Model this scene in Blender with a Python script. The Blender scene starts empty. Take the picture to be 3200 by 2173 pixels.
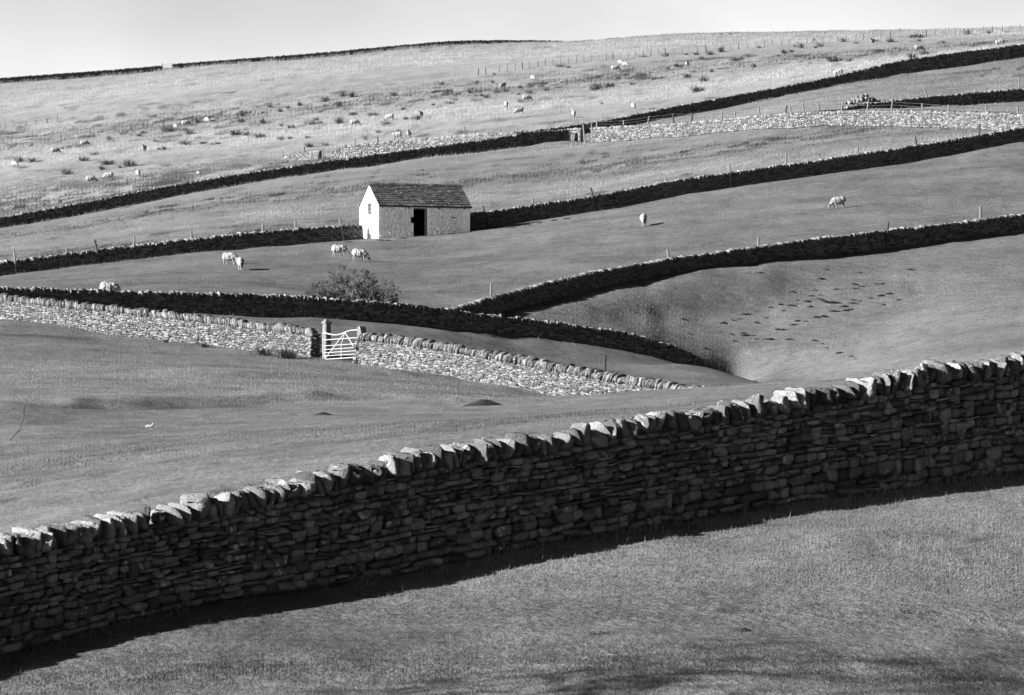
import bpy, bmesh, math, random
import numpy as np
from mathutils import Vector, Matrix, Euler

random.seed(7)
RNG = np.random.default_rng(11)
scene = bpy.context.scene
COL = scene.collection
R = math.radians

# ------------------------------------------------------------------ camera, world, sun, exposure
F, HY, CX = 16000.0, 1500.0, 1600.0          # focal length and horizon row, in photo pixels (3200 x 2173)
cam_data = bpy.data.cameras.new('camera')
cam_data.sensor_width = 36.0
cam_data.lens = 36.0 * F / 3200.0
cam_data.shift_y = (HY - 1086.5) / 3200.0
cam_data.clip_start = 0.5
cam_data.clip_end = 5000.0
cam = bpy.data.objects.new('camera', cam_data)
COL.objects.link(cam)
cam.location = (0, 0, 0)
cam.rotation_euler = (R(90), 0, 0)
scene.camera = cam

SUN_EL, SUN_AZ = 21.0, 109.0                  # azimuth measured from +Y towards -X
world = bpy.data.worlds.new('World')
scene.world = world
world.use_nodes = True
wn, wl = world.node_tree.nodes, world.node_tree.links
sky = wn.new('ShaderNodeTexSky')
sky.sky_type = 'NISHITA'
sky.sun_disc = False
sky.sun_elevation = R(SUN_EL)
sky.sun_rotation = R(-SUN_AZ)
sky.dust_density = 0.6
sep = wn.new('ShaderNodeSeparateColor')      # black and white film behind a deep red filter: red counts, blue is held back
wl.new(sky.outputs[0], sep.inputs[0])
redf = wn.new('ShaderNodeMath'); redf.operation = 'MULTIPLY'; redf.inputs[1].default_value = 1.6
wl.new(sep.outputs[0], redf.inputs[0])
bluf = wn.new('ShaderNodeMath'); bluf.operation = 'MULTIPLY_ADD'; bluf.inputs[1].default_value = -0.6
wl.new(sep.outputs[2], bluf.inputs[0]); wl.new(redf.outputs[0], bluf.inputs[2])
flo = wn.new('ShaderNodeMath'); flo.operation = 'MAXIMUM'; flo.inputs[1].default_value = 0.05
wl.new(bluf.outputs[0], flo.inputs[0])
tcw = wn.new('ShaderNodeTexCoord')
mapw = wn.new('ShaderNodeMapping')
mapw.inputs['Scale'].default_value = (1, 1, 2.6)
wl.new(tcw.outputs['Generated'], mapw.inputs['Vector'])
cl = wn.new('ShaderNodeTexNoise')
cl.inputs['Scale'].default_value = 9.0
cl.inputs['Detail'].default_value = 4.0
cl.inputs['Roughness'].default_value = 0.5
wl.new(mapw.outputs[0], cl.inputs['Vector'])
clr = wn.new('ShaderNodeMapRange')
clr.inputs['From Min'].default_value = 0.35
clr.inputs['From Max'].default_value = 0.65
clr.inputs['To Min'].default_value = 0.86
clr.inputs['To Max'].default_value = 1.12
wl.new(cl.outputs[0], clr.inputs[0])
mulw = wn.new('ShaderNodeMath'); mulw.operation = 'MULTIPLY'
wl.new(flo.outputs[0], mulw.inputs[0]); wl.new(clr.outputs[0], mulw.inputs[1])
wl.new(mulw.outputs[0], wn['Background'].inputs[0])
wn['Background'].inputs[1].default_value = 0.053

sdir = Vector((-math.sin(R(SUN_AZ)) * math.cos(R(SUN_EL)), math.cos(R(SUN_AZ)) * math.cos(R(SUN_EL)), math.sin(R(SUN_EL))))
sun_data = bpy.data.lights.new('sun', 'SUN')
sun_data.energy = 5.0
sun_data.angle = R(0.5)
sun = bpy.data.objects.new('sun', sun_data)
COL.objects.link(sun)
sun.rotation_euler = (-sdir).to_track_quat('-Z', 'Y').to_euler()
sun.location = (-60, 40, 60)

vs = scene.view_settings
vs.view_transform = 'Standard'
vs.look = 'None'
vs.gamma = 1.0
vs.use_curve_mapping = False
vs.exposure = 2.22

# ------------------------------------------------------------------ helpers
def tag(o, label=None, cat=None, group=None, kind=None):
    if label: o['label'] = label
    if cat: o['category'] = cat
    if group: o['group'] = group
    if kind: o['kind'] = kind
    return o

def mesh_np(name, V, faces_list, mat=None, smooth=False, attrs=None):
    """V (n,3); faces_list: list of (m,k) int arrays"""
    me = bpy.data.meshes.new(name)
    V = np.asarray(V, np.float32).reshape(-1, 3)
    me.vertices.add(len(V)); me.vertices.foreach_set('co', V.ravel())
    nl = sum(f.size for f in faces_list); nf = sum(len(f) for f in faces_list)
    me.loops.add(nl); me.polygons.add(nf)
    me.loops.foreach_set('vertex_index', np.concatenate([f.ravel() for f in faces_list]).astype(np.int32))
    tot = np.concatenate([np.full(len(f), f.shape[1]) for f in faces_list])
    start = np.concatenate([[0], np.cumsum(tot)[:-1]])
    me.polygons.foreach_set('loop_start', start.astype(np.int32))
    if smooth: me.polygons.foreach_set('use_smooth', np.ones(nf, bool))
    me.update(calc_edges=True)
    for k, a in (attrs or {}).items():
        at = me.attributes.new(k, 'FLOAT', 'POINT')
        at.data.foreach_set('value', np.asarray(a, np.float32))
    if mat: me.materials.append(mat)
    return me

def obj(name, me, parent=None, loc=None):
    o = bpy.data.objects.new(name, me)
    COL.objects.link(o)
    if parent: o.parent = parent
    if loc is not None: o.location = loc
    return o

def empty(name, loc, rz=0):
    o = bpy.data.objects.new(name, None)
    COL.objects.link(o)
    o.location = loc; o.rotation_euler = (0, 0, rz); o.empty_display_size = 0.3
    return o

def vnoise(x, y, scale, seed=0):
    x = np.asarray(x, float) / scale + seed * 17.13; y = np.asarray(y, float) / scale + seed * 9.71
    xi = np.floor(x).astype(np.int64); yi = np.floor(y).astype(np.int64)
    fx = x - xi; fy = y - yi
    fx = fx * fx * (3 - 2 * fx); fy = fy * fy * (3 - 2 * fy)
    def h(a, b):
        n = (a * 374761393 + b * 668265263 + seed * 974711) & 0x7fffffff
        n = ((n ^ (n >> 13)) * 1274126177) & 0x7fffffff
        return ((n ^ (n >> 16)) & 0xffff) / 65535.0
    return ((h(xi, yi) * (1 - fx) + h(xi + 1, yi) * fx) * (1 - fy) + (h(xi, yi + 1) * (1 - fx) + h(xi + 1, yi + 1) * fx) * fy) * 2 - 1

# ------------------------------------------------------------------ materials (black and white photograph: neutral colours)
class NT:
    def __init__(s, name):
        s.m = bpy.data.materials.new(name); s.m.use_nodes = True
        s.n = s.m.node_tree.nodes; s.l = s.m.node_tree.links
        s.b = s.n['Principled BSDF']; s.out = s.n['Material Output']
        s.b.inputs['Roughness'].default_value = 0.92
        s.b.inputs['Specular IOR Level'].default_value = 0.12
    def new(s, t, **kw):
        x = s.n.new(t)
        for k, v in kw.items(): setattr(x, k, v)
        return x
    def val(s, sock, v):
        if isinstance(v, (int, float)): sock.default_value = v
        else: s.l.new(v, sock)
    def math(s, op, a, b=0.0, c=None):
        x = s.new('ShaderNodeMath', operation=op)
        s.val(x.inputs[0], a); s.val(x.inputs[1], b)
        if c is not None: s.val(x.inputs[2], c)
        return x.outputs[0]
    def maprange(s, v, a, b, c, d, smooth=False):
        x = s.new('ShaderNodeMapRange')
        if smooth: x.interpolation_type = 'SMOOTHSTEP'
        s.val(x.inputs[0], v)
        for i, q in enumerate((a, b, c, d)): s.val(x.inputs[i + 1], q)
        return x.outputs[0]
    def noise(s, scale, detail=3, rough=0.55, vec=None, stretch=None):
        x = s.new('ShaderNodeTexNoise')
        x.inputs['Scale'].default_value = scale; x.inputs['Detail'].default_value = detail; x.inputs['Roughness'].default_value = rough
        if stretch:
            mp = s.new('ShaderNodeMapping'); mp.inputs['Scale'].default_value = stretch
            s.l.new(vec, mp.inputs['Vector']); vec = mp.outputs[0]
        if vec is not None: s.l.new(vec, x.inputs['Vector'])
        return x.outputs[0]
    def pos(s):
        return s.new('ShaderNodeNewGeometry').outputs['Position']
    def color(s, v):
        s.val(s.b.inputs['Base Color'], v) if not isinstance(v, (int, float)) else setattr(s.b.inputs['Base Color'], 'default_value', (v, v, v, 1))
    def bump(s, h, strength, dist):
        x = s.new('ShaderNodeBump'); x.inputs['Strength'].default_value = strength; x.inputs['Distance'].default_value = dist
        s.l.new(h, x.inputs['Height']); s.l.new(x.outputs[0], s.b.inputs['Normal'])

def mat_plain(name, v, var=0.25, scale=14, rough=0.9):
    t = NT(name)
    n = t.noise(scale, 4, 0.6, t.new('ShaderNodeTexCoord').outputs['Object'])
    t.color(t.math('MULTIPLY', t.maprange(n, 0.3, 0.7, 1 - var, 1 + var), v))
    t.b.inputs['Roughness'].default_value = rough
    t.bump(n, 0.4, 0.01)
    return t.m

def mat_stone():
    t = NT('drystone')
    g = t.new('ShaderNodeNewGeometry'); oi = t.new('ShaderNodeObjectInfo')
    r = t.math('FRACT', t.math('ADD', g.outputs['Random Per Island'], oi.outputs['Random']))
    r2 = t.math('FRACT', t.math('MULTIPLY', r, 7.31))
    base = t.maprange(t.math('POWER', r, 1.3), 0, 1, 0.042, 0.155)
    p = g.outputs['Position']
    fine = t.noise(26, 5, 0.65, p)
    med = t.noise(5.0, 3, 0.5, p)
    base = t.math('MULTIPLY', base, t.maprange(fine, 0.25, 0.75, 0.62, 1.38))
    base = t.math('MULTIPLY', base, t.maprange(med, 0.3, 0.7, 0.75, 1.2))
    lich = t.maprange(t.noise(13, 4, 0.6, p), 0.56, 0.66, 0, 1)
    lich = t.math('MULTIPLY', lich, t.maprange(r2, 0.55, 0.95, 0, 0.85))
    x = t.new('ShaderNodeMix'); x.data_type = 'FLOAT'
    t.val(x.inputs[0], lich); t.val(x.inputs[2], base); x.inputs[3].default_value = 0.36
    t.color(x.outputs[0])
    t.bump(t.math('ADD', fine, t.math('MULTIPLY', med, 0.7)), 1.0, 0.035)
    return t.m

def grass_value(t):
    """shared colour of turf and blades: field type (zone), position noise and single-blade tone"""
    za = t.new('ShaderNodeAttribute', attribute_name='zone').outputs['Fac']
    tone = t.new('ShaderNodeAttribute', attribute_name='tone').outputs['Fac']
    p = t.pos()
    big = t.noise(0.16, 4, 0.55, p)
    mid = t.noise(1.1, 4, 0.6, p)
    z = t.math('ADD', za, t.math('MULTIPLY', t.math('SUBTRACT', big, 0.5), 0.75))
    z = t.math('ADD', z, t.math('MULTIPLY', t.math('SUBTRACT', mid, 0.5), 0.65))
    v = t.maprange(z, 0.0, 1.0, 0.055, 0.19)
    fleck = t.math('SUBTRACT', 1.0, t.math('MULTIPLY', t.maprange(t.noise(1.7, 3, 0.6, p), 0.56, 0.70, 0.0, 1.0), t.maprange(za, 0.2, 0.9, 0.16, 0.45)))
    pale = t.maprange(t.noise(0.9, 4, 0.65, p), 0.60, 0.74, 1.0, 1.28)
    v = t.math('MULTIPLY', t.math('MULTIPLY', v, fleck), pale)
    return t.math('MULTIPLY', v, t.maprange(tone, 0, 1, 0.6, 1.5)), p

def mat_ground():
    t = NT('turf')
    v, p = grass_value(t)
    fine = t.noise(7.0, 5, 0.7, p)
    v = t.math('MULTIPLY', v, t.maprange(fine, 0.3, 0.7, 0.65, 1.25))
    t.color(v)
    t.bump(t.math('ADD', fine, t.noise(2.2, 4, 0.6, p)), 0.8, 0.10)
    t.b.inputs['Roughness'].default_value = 1.0
    t.b.inputs['Specular IOR Level'].default_value = 0.0
    return t.m

def mat_blade():
    t = NT('grass_blades')
    v, p = grass_value(t)
    d = t.new('ShaderNodeBsdfDiffuse'); tr = t.new('ShaderNodeBsdfTranslucent'); mx = t.new('ShaderNodeMixShader')
    t.val(d.inputs[0], v); t.val(tr.inputs[0], v); mx.inputs[0].default_value = 0.35
    t.l.new(d.outputs[0], mx.inputs[1]); t.l.new(tr.outputs[0], mx.inputs[2]); t.l.new(mx.outputs[0], t.out.inputs[0])
    return t.m

def mat_whitewash():
    t = NT('whitewashed_stone')
    g = t.new('ShaderNodeNewGeometry')
    p = t.new('ShaderNodeTexCoord').outputs['Object']
    n = t.noise(3.0, 5, 0.65, p); n2 = t.noise(22, 4, 0.6, p)
    w = t.maprange(n, 0.50, 0.68, 0, 0.7)
    base = t.math('MULTIPLY', t.maprange(g.outputs['Random Per Island'], 0, 1, 0.66, 0.84), t.maprange(n2, 0.3, 0.7, 0.86, 1.08))
    x = t.new('ShaderNodeMix'); x.data_type = 'FLOAT'
    t.val(x.inputs[0], w); t.val(x.inputs[2], base); x.inputs[3].default_value = 0.36
    t.color(x.outputs[0]); t.bump(n2, 0.5, 0.015)
    return t.m

def mat_slate():
    t = NT('stone_slate')
    oi = t.new('ShaderNodeObjectInfo')
    p = t.pos()
    base = t.maprange(oi.outputs['Random'], 0, 1, 0.025, 0.065)
    n = t.noise(9, 5, 0.65, p)
    base = t.math('MULTIPLY', base, t.maprange(n, 0.3, 0.7, 0.6, 1.4))
    lich = t.maprange(t.noise(3.2, 5, 0.6, p), 0.60, 0.68, 0, 0.7)
    x = t.new('ShaderNodeMix'); x.data_type = 'FLOAT'
    t.val(x.inputs[0], lich); t.val(x.inputs[2], base); x.inputs[3].default_value = 0.30
    t.color(x.outputs[0]); t.bump(n, 0.5, 0.015)
    return t.m

def mat_fleece():
    t = NT('fleece_wool')
    oi = t.new('ShaderNodeObjectInfo')
    n = t.noise(9, 4, 0.65, t.new('ShaderNodeTexCoord').outputs['Object'])
    t.color(t.math('MULTIPLY', t.maprange(n, 0.3, 0.7, 0.13, 0.26), t.maprange(oi.outputs['Random'], 0, 1, 0.8, 1.05)))
    t.bump(n, 0.9, 0.05)
    return t.m

def mat_sheep_skin():
    t = NT('sheep_face_and_legs')
    a = t.new('ShaderNodeAttribute', attribute_name='dark').outputs['Fac']
    t.color(t.maprange(a, 0, 1, 0.17, 0.015))
    return t.m

M_STONE, M_GROUND, M_BLADE = mat_stone(), mat_ground(), mat_blade()
M_WHITE, M_SLATE, M_FLEECE, M_SKIN = mat_whitewash(), mat_slate(), mat_fleece(), mat_sheep_skin()
M_WOOD = mat_plain('weathered_wood', 0.10, 0.4, 9)
M_DARKWOOD = mat_plain('dark_wood', 0.03, 0.4, 9)
M_GATEPAINT = mat_plain('white_gate_paint', 0.24, 0.06, 8, 0.5)
M_POST = mat_plain('dressed_stone', 0.10, 0.3, 7)
M_SOIL_AND_SHADE = mat_plain('bare_soil_and_shade', 0.016, 0.4, 12)  # soil colour, also stands for shade in the barn's hole and interior
M_RUSH = mat_plain('rush_stems', 0.09, 0.4, 6)
M_BARK = mat_plain('hawthorn_bark', 0.06, 0.4, 8)
M_TWIG = mat_plain('hawthorn_twigs', 0.06, 0.4, 8)
M_WIRE = mat_plain('fence_wire_steel', 0.35, 0.1, 8, 0.5)
M_GULL = mat_plain('gull_plumage', 0.2, 0.08, 8)
M_GULLGREY = mat_plain('gull_wing_grey', 0.15, 0.1, 8)
tg = NT('window_glass'); tg.color(0.02); tg.b.inputs['Roughness'].default_value = 0.12; tg.b.inputs['Specular IOR Level'].default_value = 0.25
M_GLASS = tg.m

# ------------------------------------------------------------------ the lie of the land
# wall lines as stations: photo column, distance in metres, photo row of the cope top, photo row of the foot
W1 = [(-1150, 59.69, 1895, 2262), (-500, 61.93, 1770, 2130), (-200, 62.97, 1710, 2065), (0, 63.66, 1668, 2020), (142, 64.16, 1640, 1984), (284, 64.65, 1608, 1943), (487, 65.35, 1573, 1892), (757, 66.28, 1519, 1845), (1000, 67.12, 1472, 1818), (1161, 67.68, 1442, 1793), (1388, 68.47, 1392, 1755), (1663, 69.42, 1358, 1700), (1899, 70.23, 1312, 1659), (2100, 70.93, 1283, 1620), (2431, 72.08, 1227, 1561), (2701, 73.01, 1182, 1526), (2999, 74.04, 1128, 1485), (3200, 74.74, 1098, 1460), (3420, 75.50, 1062, 1425), (3700, 76.47, 1020, 1385), (4150, 78.02, 950, 1318), (4600, 79.58, 884, 1252)]
W2a = [(-320, 296, 884, 960), (-150, 291, 902, 982), (0, 285, 918, 1002), (250, 278, 943, 1031), (500, 272, 972, 1062), (750, 266, 1000, 1092), (985, 259.4, 1026, 1120)]
W2b = [(1128, 255.6, 1042, 1139), (1250, 252, 1051, 1155), (1450, 245.5, 1083, 1187), (1690, 238, 1124, 1229), (1850, 233, 1155, 1256), (2000, 229, 1183, 1288), (2130, 226, 1201, 1308), (2230, 223.5, 1212, 1322), (2330, 221, 1240, 1345)]
W3 = [(-320, 294.8, 894, 964), (0, 298.0, 897, 963), (400, 302.0, 908, 971), (800, 306.0, 920, 984), (1000, 308.0, 930, 992), (1200, 310.2, 945, 1006), (1400, 312.5, 966, 1025), (1600, 314.5, 990, 1047), (1750, 316.0, 1008, 1059), (1900, 317.5, 1030, 1079), (2000, 318.5, 1050, 1101), (2090, 319.4, 1075, 1123), (2150, 320.0, 1098, 1143), (2200, 320.5, 1122, 1163), (2250, 321.0, 1158, 1192), (2300, 321.5, 1190, 1215)]
W4 = [(1405, 313.50, 968, 1025), (1500, 319.00, 937, 991), (1600, 324.50, 910, 966), (1700, 329.50, 884, 944), (1850, 337.00, 850, 906), (2100, 349.00, 806, 861), (2350, 357.00, 772, 827), (2600, 363.50, 737, 795), (2900, 370.75, 703, 758), (3200, 378.00, 669, 723), (3600, 387.67, 620, 676)]
W5a = [(-320, 387.0, 838, 892), (0, 391.0, 818, 864), (150, 392.9, 798, 845), (312, 394.9, 778, 824), (600, 398.5, 745, 791), (900, 403.3, 715, 765), (1050, 405.7, 706, 755), (1133, 407.0, 702, 748)]
W5b = [(1468, 411, 668, 717), (1600, 414, 648, 697), (1860, 418, 612, 659), (2100, 422, 562, 613), (2350, 426.5, 528, 576), (2687, 432, 480, 526), (2950, 437, 440, 487), (3200, 442, 396, 443), (3600, 449, 330, 378)]
W6a = [(-320, 506.4, 720, 758), (0, 512.0, 680, 712), (240, 516.2, 636, 671), (473, 520.3, 589, 629), (800, 526.0, 535, 570), (1000, 529.8, 505, 538), (1300, 535.6, 465, 499), (1500, 539.5, 438, 475), (1632, 542.0, 415, 460)]
W6b = [(1605, 541.7, 414, 462), (1634, 542.2, 411, 459), (1776, 544.8, 405, 440)]
W6c = [(1500, 560.0, 440, 458), (1690, 564.0, 404, 436), (1850, 568.0, 384, 414), (2100, 575.0, 334, 366), (2300, 580.0, 296, 330), (2500, 585.0, 260, 290), (2660, 589.1, 225, 260), (2810, 593.0, 189, 234), (3000, 597.9, 162, 207), (3200, 603.0, 137, 179), (3600, 613.3, 90, 130)]
W7a = [(1778, 547.0, 402, 441), (1818, 544.5, 400, 446)]
W7b = [(1850, 541.0, 399, 446), (2100, 525.0, 388, 428), (2300, 513.0, 368, 413), (2500, 502.0, 350, 400), (2760, 490.0, 345, 394), (3000, 475.0, 349, 403), (3200, 463.0, 357, 412), (3500, 445.0, 375, 432)]
W8 = [(2540, 516.0, 345, 352), (2620, 517.7, 336, 347), (2730, 520.0, 320, 339), (2950, 524.7, 297, 331), (3200, 530.0, 276, 317), (3600, 538.5, 240, 282)]
W9a = [(690, 605.0, 541, 547), (790, 597.0, 522, 534), (870, 590.0, 496, 526), (1000, 579.0, 470, 506)]
W9b = [(1040, 576.0, 459, 499), (1300, 566.0, 435, 474), (1500, 556.0, 418, 459), (1636, 546.0, 411, 455)]
W10a = [(-320, 871.0, 275, 296), (0, 880.0, 243, 262), (300, 888.4, 222, 239), (506, 894.0, 205, 220)]
W10b = [(538, 896.0, 200, 215), (800, 902.7, 180, 194), (1000, 908.0, 165, 182), (1250, 914.0, 141, 156), (1400, 917.6, 128, 144), (1550, 921.1, 125, 139), (1670, 924.0, 126, 135), (1760, 926.1, 128, 136)]
WALLS = [W1, W2a, W2b, W3, W4, W5a, W5b, W6a, W6b, W6c, W7a, W7b, W8, W9b, W10a, W10b]

ctrl = []
for w in WALLS: ctrl += [(a, d, b) for a, d, t, b in w]
FG = dict((a, b) for a, d, t, b in W1)
fgx = np.array([s[0] for s in W1]); fgb = np.array([s[3] for s in W1])
for px, D0, _t, b in W1[::3]:                                       # the foreground field drops towards us
    z69 = D0 * (HY - b) / F
    for k, g in ((0.84, 0.16), (0.665, 0.165)):
        ctrl.append((px, D0 * k, HY - F * (z69 - g * D0 * (1 - k)) / (D0 * k)))
for px, D0, _t, b in W1:
    ctrl.append((px, D0 * 1.07, HY - F * (D0 * (HY - b) / F + 0.05 * D0 * 0.07) / (D0 * 1.07)))
ctrl += [(a, d, b) for a, d, t, b in w]
FG = dict((a, b) for a, d, t, b in W1)
fgx = np.array([s[0] for s in W1]); fgb = np.array([s[3] for s in W1])
for px, D0, _t, b in W1:                                            # the foreground field drops towards us
    z69 = D0 * (HY - b) / F; fall = 0.03 * min(max((px - 1000) / 2000, 0), 1)  # extra fall shaped to darken the lower right
    for k, g in ((0.92, 0.145), (0.84, 0.148 + fall), (0.665, 0.152 + fall)):
        ctrl.append((px, D0 * k, HY - F * (z69 - g * D0 * (1 - k)) / (D0 * k)))
    ctrl.append((px, D0 * 1.07, HY - F * (z69 + 0.05 * D0 * 0.07) / (D0 * 1.07)))
ctrl += [(a, d, b) for a, d, t, b in w]
FG = dict((a, b) for a, d, t, b in W1)
fgx = np.array([s[0] for s in W1]); fgb = np.array([s[3] for s in W1])
for px in (-500, 0, 600, 1200, 1800, 2400, 3000, 3600):            # the foreground field drops towards us
    b = np.interp(px, fgx, fgb); D0 = np.interp(px, fgx, [q[1] for q in W1]); z69 = D0 * (HY - b) / F
    for k, g in ((0.84, 0.150), (0.665, 0.155)):
        ctrl.append((px, D0 * k, HY - F * (z69 - g * D0 * (1 - k)) / (D0 * k)))
    ctrl.append((px, D0 * 1.07, HY - F * (z69 + 0.05 * D0 * 0.07) / (D0 * 1.07)))
ctrl += [(a, d, b) for a, d, t, b in w]
FG = dict((a, b) for a, d, t, b in W1)
fgx = np.array([s[0] for s in W1]); fgb = np.array([s[3] for s in W1])
for px in (-500, 0, 600, 1200, 1800, 2400, 3000, 3600):            # the foreground field drops towards us
    b = np.interp(px, fgx, fgb); z69 = 69.2 * (HY - b) / F
    for D, g in ((58, 0.170), (46, 0.175)):
        ctrl.append((px, D, HY - F * (z69 - g * (69.2 - D)) / D))
    ctrl.append((px, 74, HY - F * (z69 + 0.05 * 4.8) / 74))
ctrl += [
    # field between the foreground wall and the wall with the gate
    (-500, 100, 1690), (-500, 160, 1370), (-500, 220, 1160), (0, 100, 1612), (0, 160, 1330), (0, 220, 1152), (400, 100, 1535), (400, 160, 1328), (400, 220, 1160), (800, 100, 1478), (800, 160, 1318), (800, 220, 1178),
    (1200, 100, 1428), (1200, 160, 1302), (1200, 215, 1208), (1700, 100, 1376), (1700, 160, 1292), (1700, 205, 1253), (2000, 100, 1342), (2000, 160, 1270), (2000, 200, 1243),
    (2230, 100, 1318), (2230, 160, 1248), (2230, 195, 1224), (2450, 100, 1296), (2450, 160, 1232), (2450, 192, 1214), (2450, 225, 1262),
    (2800, 100, 1262), (2800, 160, 1190), (2800, 192, 1172), (2800, 235, 1205), (3200, 100, 1225), (3200, 160, 1140), (3200, 195, 1118), (3200, 240, 1135), (3600, 100, 1180), (3600, 195, 1065), (3600, 240, 1085),
    # strip between the two converging walls, falling into the little valley on the right
    (300, 290, 1003), (900, 288, 1044), (1300, 285, 1079), (1700, 285, 1130), (2000, 285, 1163), (2130, 305, 1142), (2250, 295, 1160), (2310, 280, 1186), (2370, 265, 1208),
    # right-hand field above the valley
    (2370, 316, 1194), (2450, 300, 1222), (2450, 317, 1186), (2450, 335, 1005), (2650, 308, 1180), (2650, 335, 1005), (2900, 306, 1130), (2900, 338, 945), (3200, 304, 1092), (3200, 340, 905), (3600, 302, 1035), (3600, 342, 850),
    # barn field
    (0, 350, 903), (600, 355, 869), (1100, 360, 857), (1300, 365, 851), (1183, 405, 746), (1467, 411, 718), (1700, 372, 799), (2013, 393, 706), (2600, 395, 657), (3000, 403, 611),
    # rough pasture above the barn
    (0, 455, 776), (600, 465, 682), (1200, 475, 604), (1800, 478, 549), (2300, 465, 495), (2700, 462, 454),
    (2300, 545, 369), (2800, 553, 287), (3200, 565, 245), (2690, 527, 328),
    # the upper pasture, the fence line and the brow
    (0, 640, 524), (0, 760, 400), (0, 830, 325), (600, 660, 440), (600, 760, 320), (1000, 760, 275), (1440, 760, 240), (1440, 660, 335), (1800, 770, 195), (1900, 690, 266), (2300, 790, 146), (2300, 700, 211), (2800, 800, 118), (2700, 720, 162), (3200, 820, 97), (3200, 720, 127),
    (2100, 930, 109), (2300, 920, 104), (2700, 910, 98), (3200, 900, 86), (3600, 900, 78),
    (-500, 660, 610), (-500, 760, 460), (3600, 760, 88),
    (0, 1150, 420), (800, 1150, 340), (1600, 1150, 290), (2400, 1150, 270), (3200, 1150, 260), (-500, 1150, 470), (3700, 1150, 250),
]
_w4 = np.array(W4)
for px, dd, dz in [(q, 3.6 + 4.4 * (q - 1620) / 780, 0.36 + 0.55 * (q - 1620) / 780) for q in range(1620, 2401, 65)]:   # a shelf added at the wall foot to shorten its shadow
    d_ = np.interp(px, _w4[:, 0], _w4[:, 1]); z_ = d_ * (HY - np.interp(px, _w4[:, 0], _w4[:, 3])) / F
    ctrl.append((px, d_ - dd, HY - F * (z_ - dz) / (d_ - dd)))
ctrl = np.array(ctrl, float)
KV = 2.2
def uv(px, D): return np.stack([np.asarray(px) / 1600.0, KV * np.log(np.asarray(D))], -1)
CU = uv(ctrl[:, 0], ctrl[:, 1])
def phi(r2): return np.where(r2 > 1e-12, 0.5 * r2 * np.log(np.maximum(r2, 1e-12)), 0.0)
n = len(CU)
A = np.zeros((n + 3, n + 3))
A[:n, :n] = phi(((CU[:, None] - CU[None]) ** 2).sum(-1)) + np.eye(n) * 2e-5
A[:n, n] = 1; A[:n, n + 1:] = CU; A[n, :n] = 1; A[n + 1:, :n] = CU.T
SOL = np.linalg.solve(A, np.concatenate([ctrl[:, 2], [0, 0, 0]]))
def tps(px, D):
    q = uv(px, D).reshape(-1, 2); out = np.empty(len(q))
    for i in range(0, len(q), 20000):
        s = q[i:i + 20000]
        out[i:i + 20000] = phi(((s[:, None] - CU[None]) ** 2).sum(-1)) @ SOL[:n] + SOL[n] + s @ SOL[n + 1:]
    return out.reshape(np.shape(px))

PXS = np.linspace(-1220, 4680, 460)
LDS = np.linspace(math.log(46), math.log(1150), 600)
GP, GL = np.meshgrid(PXS, LDS)
GD = np.exp(GL)
EPY = tps(GP, GD)
GX = GD * (GP - CX) / F

def wall_D(w, px):
    a = np.array(w); return np.interp(px, a[:, 0], a[:, 1])
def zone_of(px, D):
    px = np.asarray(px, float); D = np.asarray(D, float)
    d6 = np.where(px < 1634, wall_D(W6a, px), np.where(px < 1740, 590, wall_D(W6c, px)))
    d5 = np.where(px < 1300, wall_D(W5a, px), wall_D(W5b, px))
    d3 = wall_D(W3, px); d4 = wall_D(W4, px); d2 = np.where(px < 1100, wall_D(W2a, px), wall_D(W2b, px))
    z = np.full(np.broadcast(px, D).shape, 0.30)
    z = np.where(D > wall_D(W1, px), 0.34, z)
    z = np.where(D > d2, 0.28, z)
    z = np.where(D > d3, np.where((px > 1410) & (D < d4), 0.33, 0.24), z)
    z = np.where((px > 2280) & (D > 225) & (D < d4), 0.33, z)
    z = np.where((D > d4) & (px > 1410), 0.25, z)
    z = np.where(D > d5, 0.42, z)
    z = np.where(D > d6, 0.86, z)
    dark_bands = np.exp(-((D - 181 - 2.5 * vnoise(px, px * 0, 90, 61)) / 2.2) ** 2) * np.clip((930 - px) / 120, 0, 1) * np.clip(0.6 + 0.6 * vnoise(px, D * 8, 130, 62), 0, 1)
    dark_bands = dark_bands + 0.9 * np.exp(-((D - 268) / 3.0) ** 2) * np.clip((330 - px) / 60, 0, 1)      # two bands of darker turf colour
    z = z - 0.32 * dark_bands
    return z

# ease the folds of the little valley on the right
def _blur(q, sy, sx):
    for ax, sg in ((0, sy), (1, sx)):
        k = np.exp(-0.5 * (np.arange(-3 * sg, 3 * sg + 1) / sg) ** 2); k /= k.sum()
        q = np.apply_along_axis(lambda r: np.convolve(np.pad(r, 3 * sg, mode='reflect', reflect_type='odd'), k, 'valid'), ax, q)
    return q
ZG = GD * (HY - EPY) / F
_sst = lambda v, a, b: (lambda t: t * t * (3 - 2 * t))(np.clip((v - a) / (b - a), 0, 1))
_m = _sst(GP, 1600, 1950) * (1 - _sst(GP, 2550, 2850)) * _sst(GD - wall_D(W3, np.minimum(GP, 2300)), 0.5, 9) * (1 - _sst(GD - wall_D(W4, np.maximum(GP, 1500)), -18, -9))
ZG = ZG * (1 - _m) + _blur(ZG, 7, 12) * _m
EPY = HY - F * ZG / GD

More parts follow.
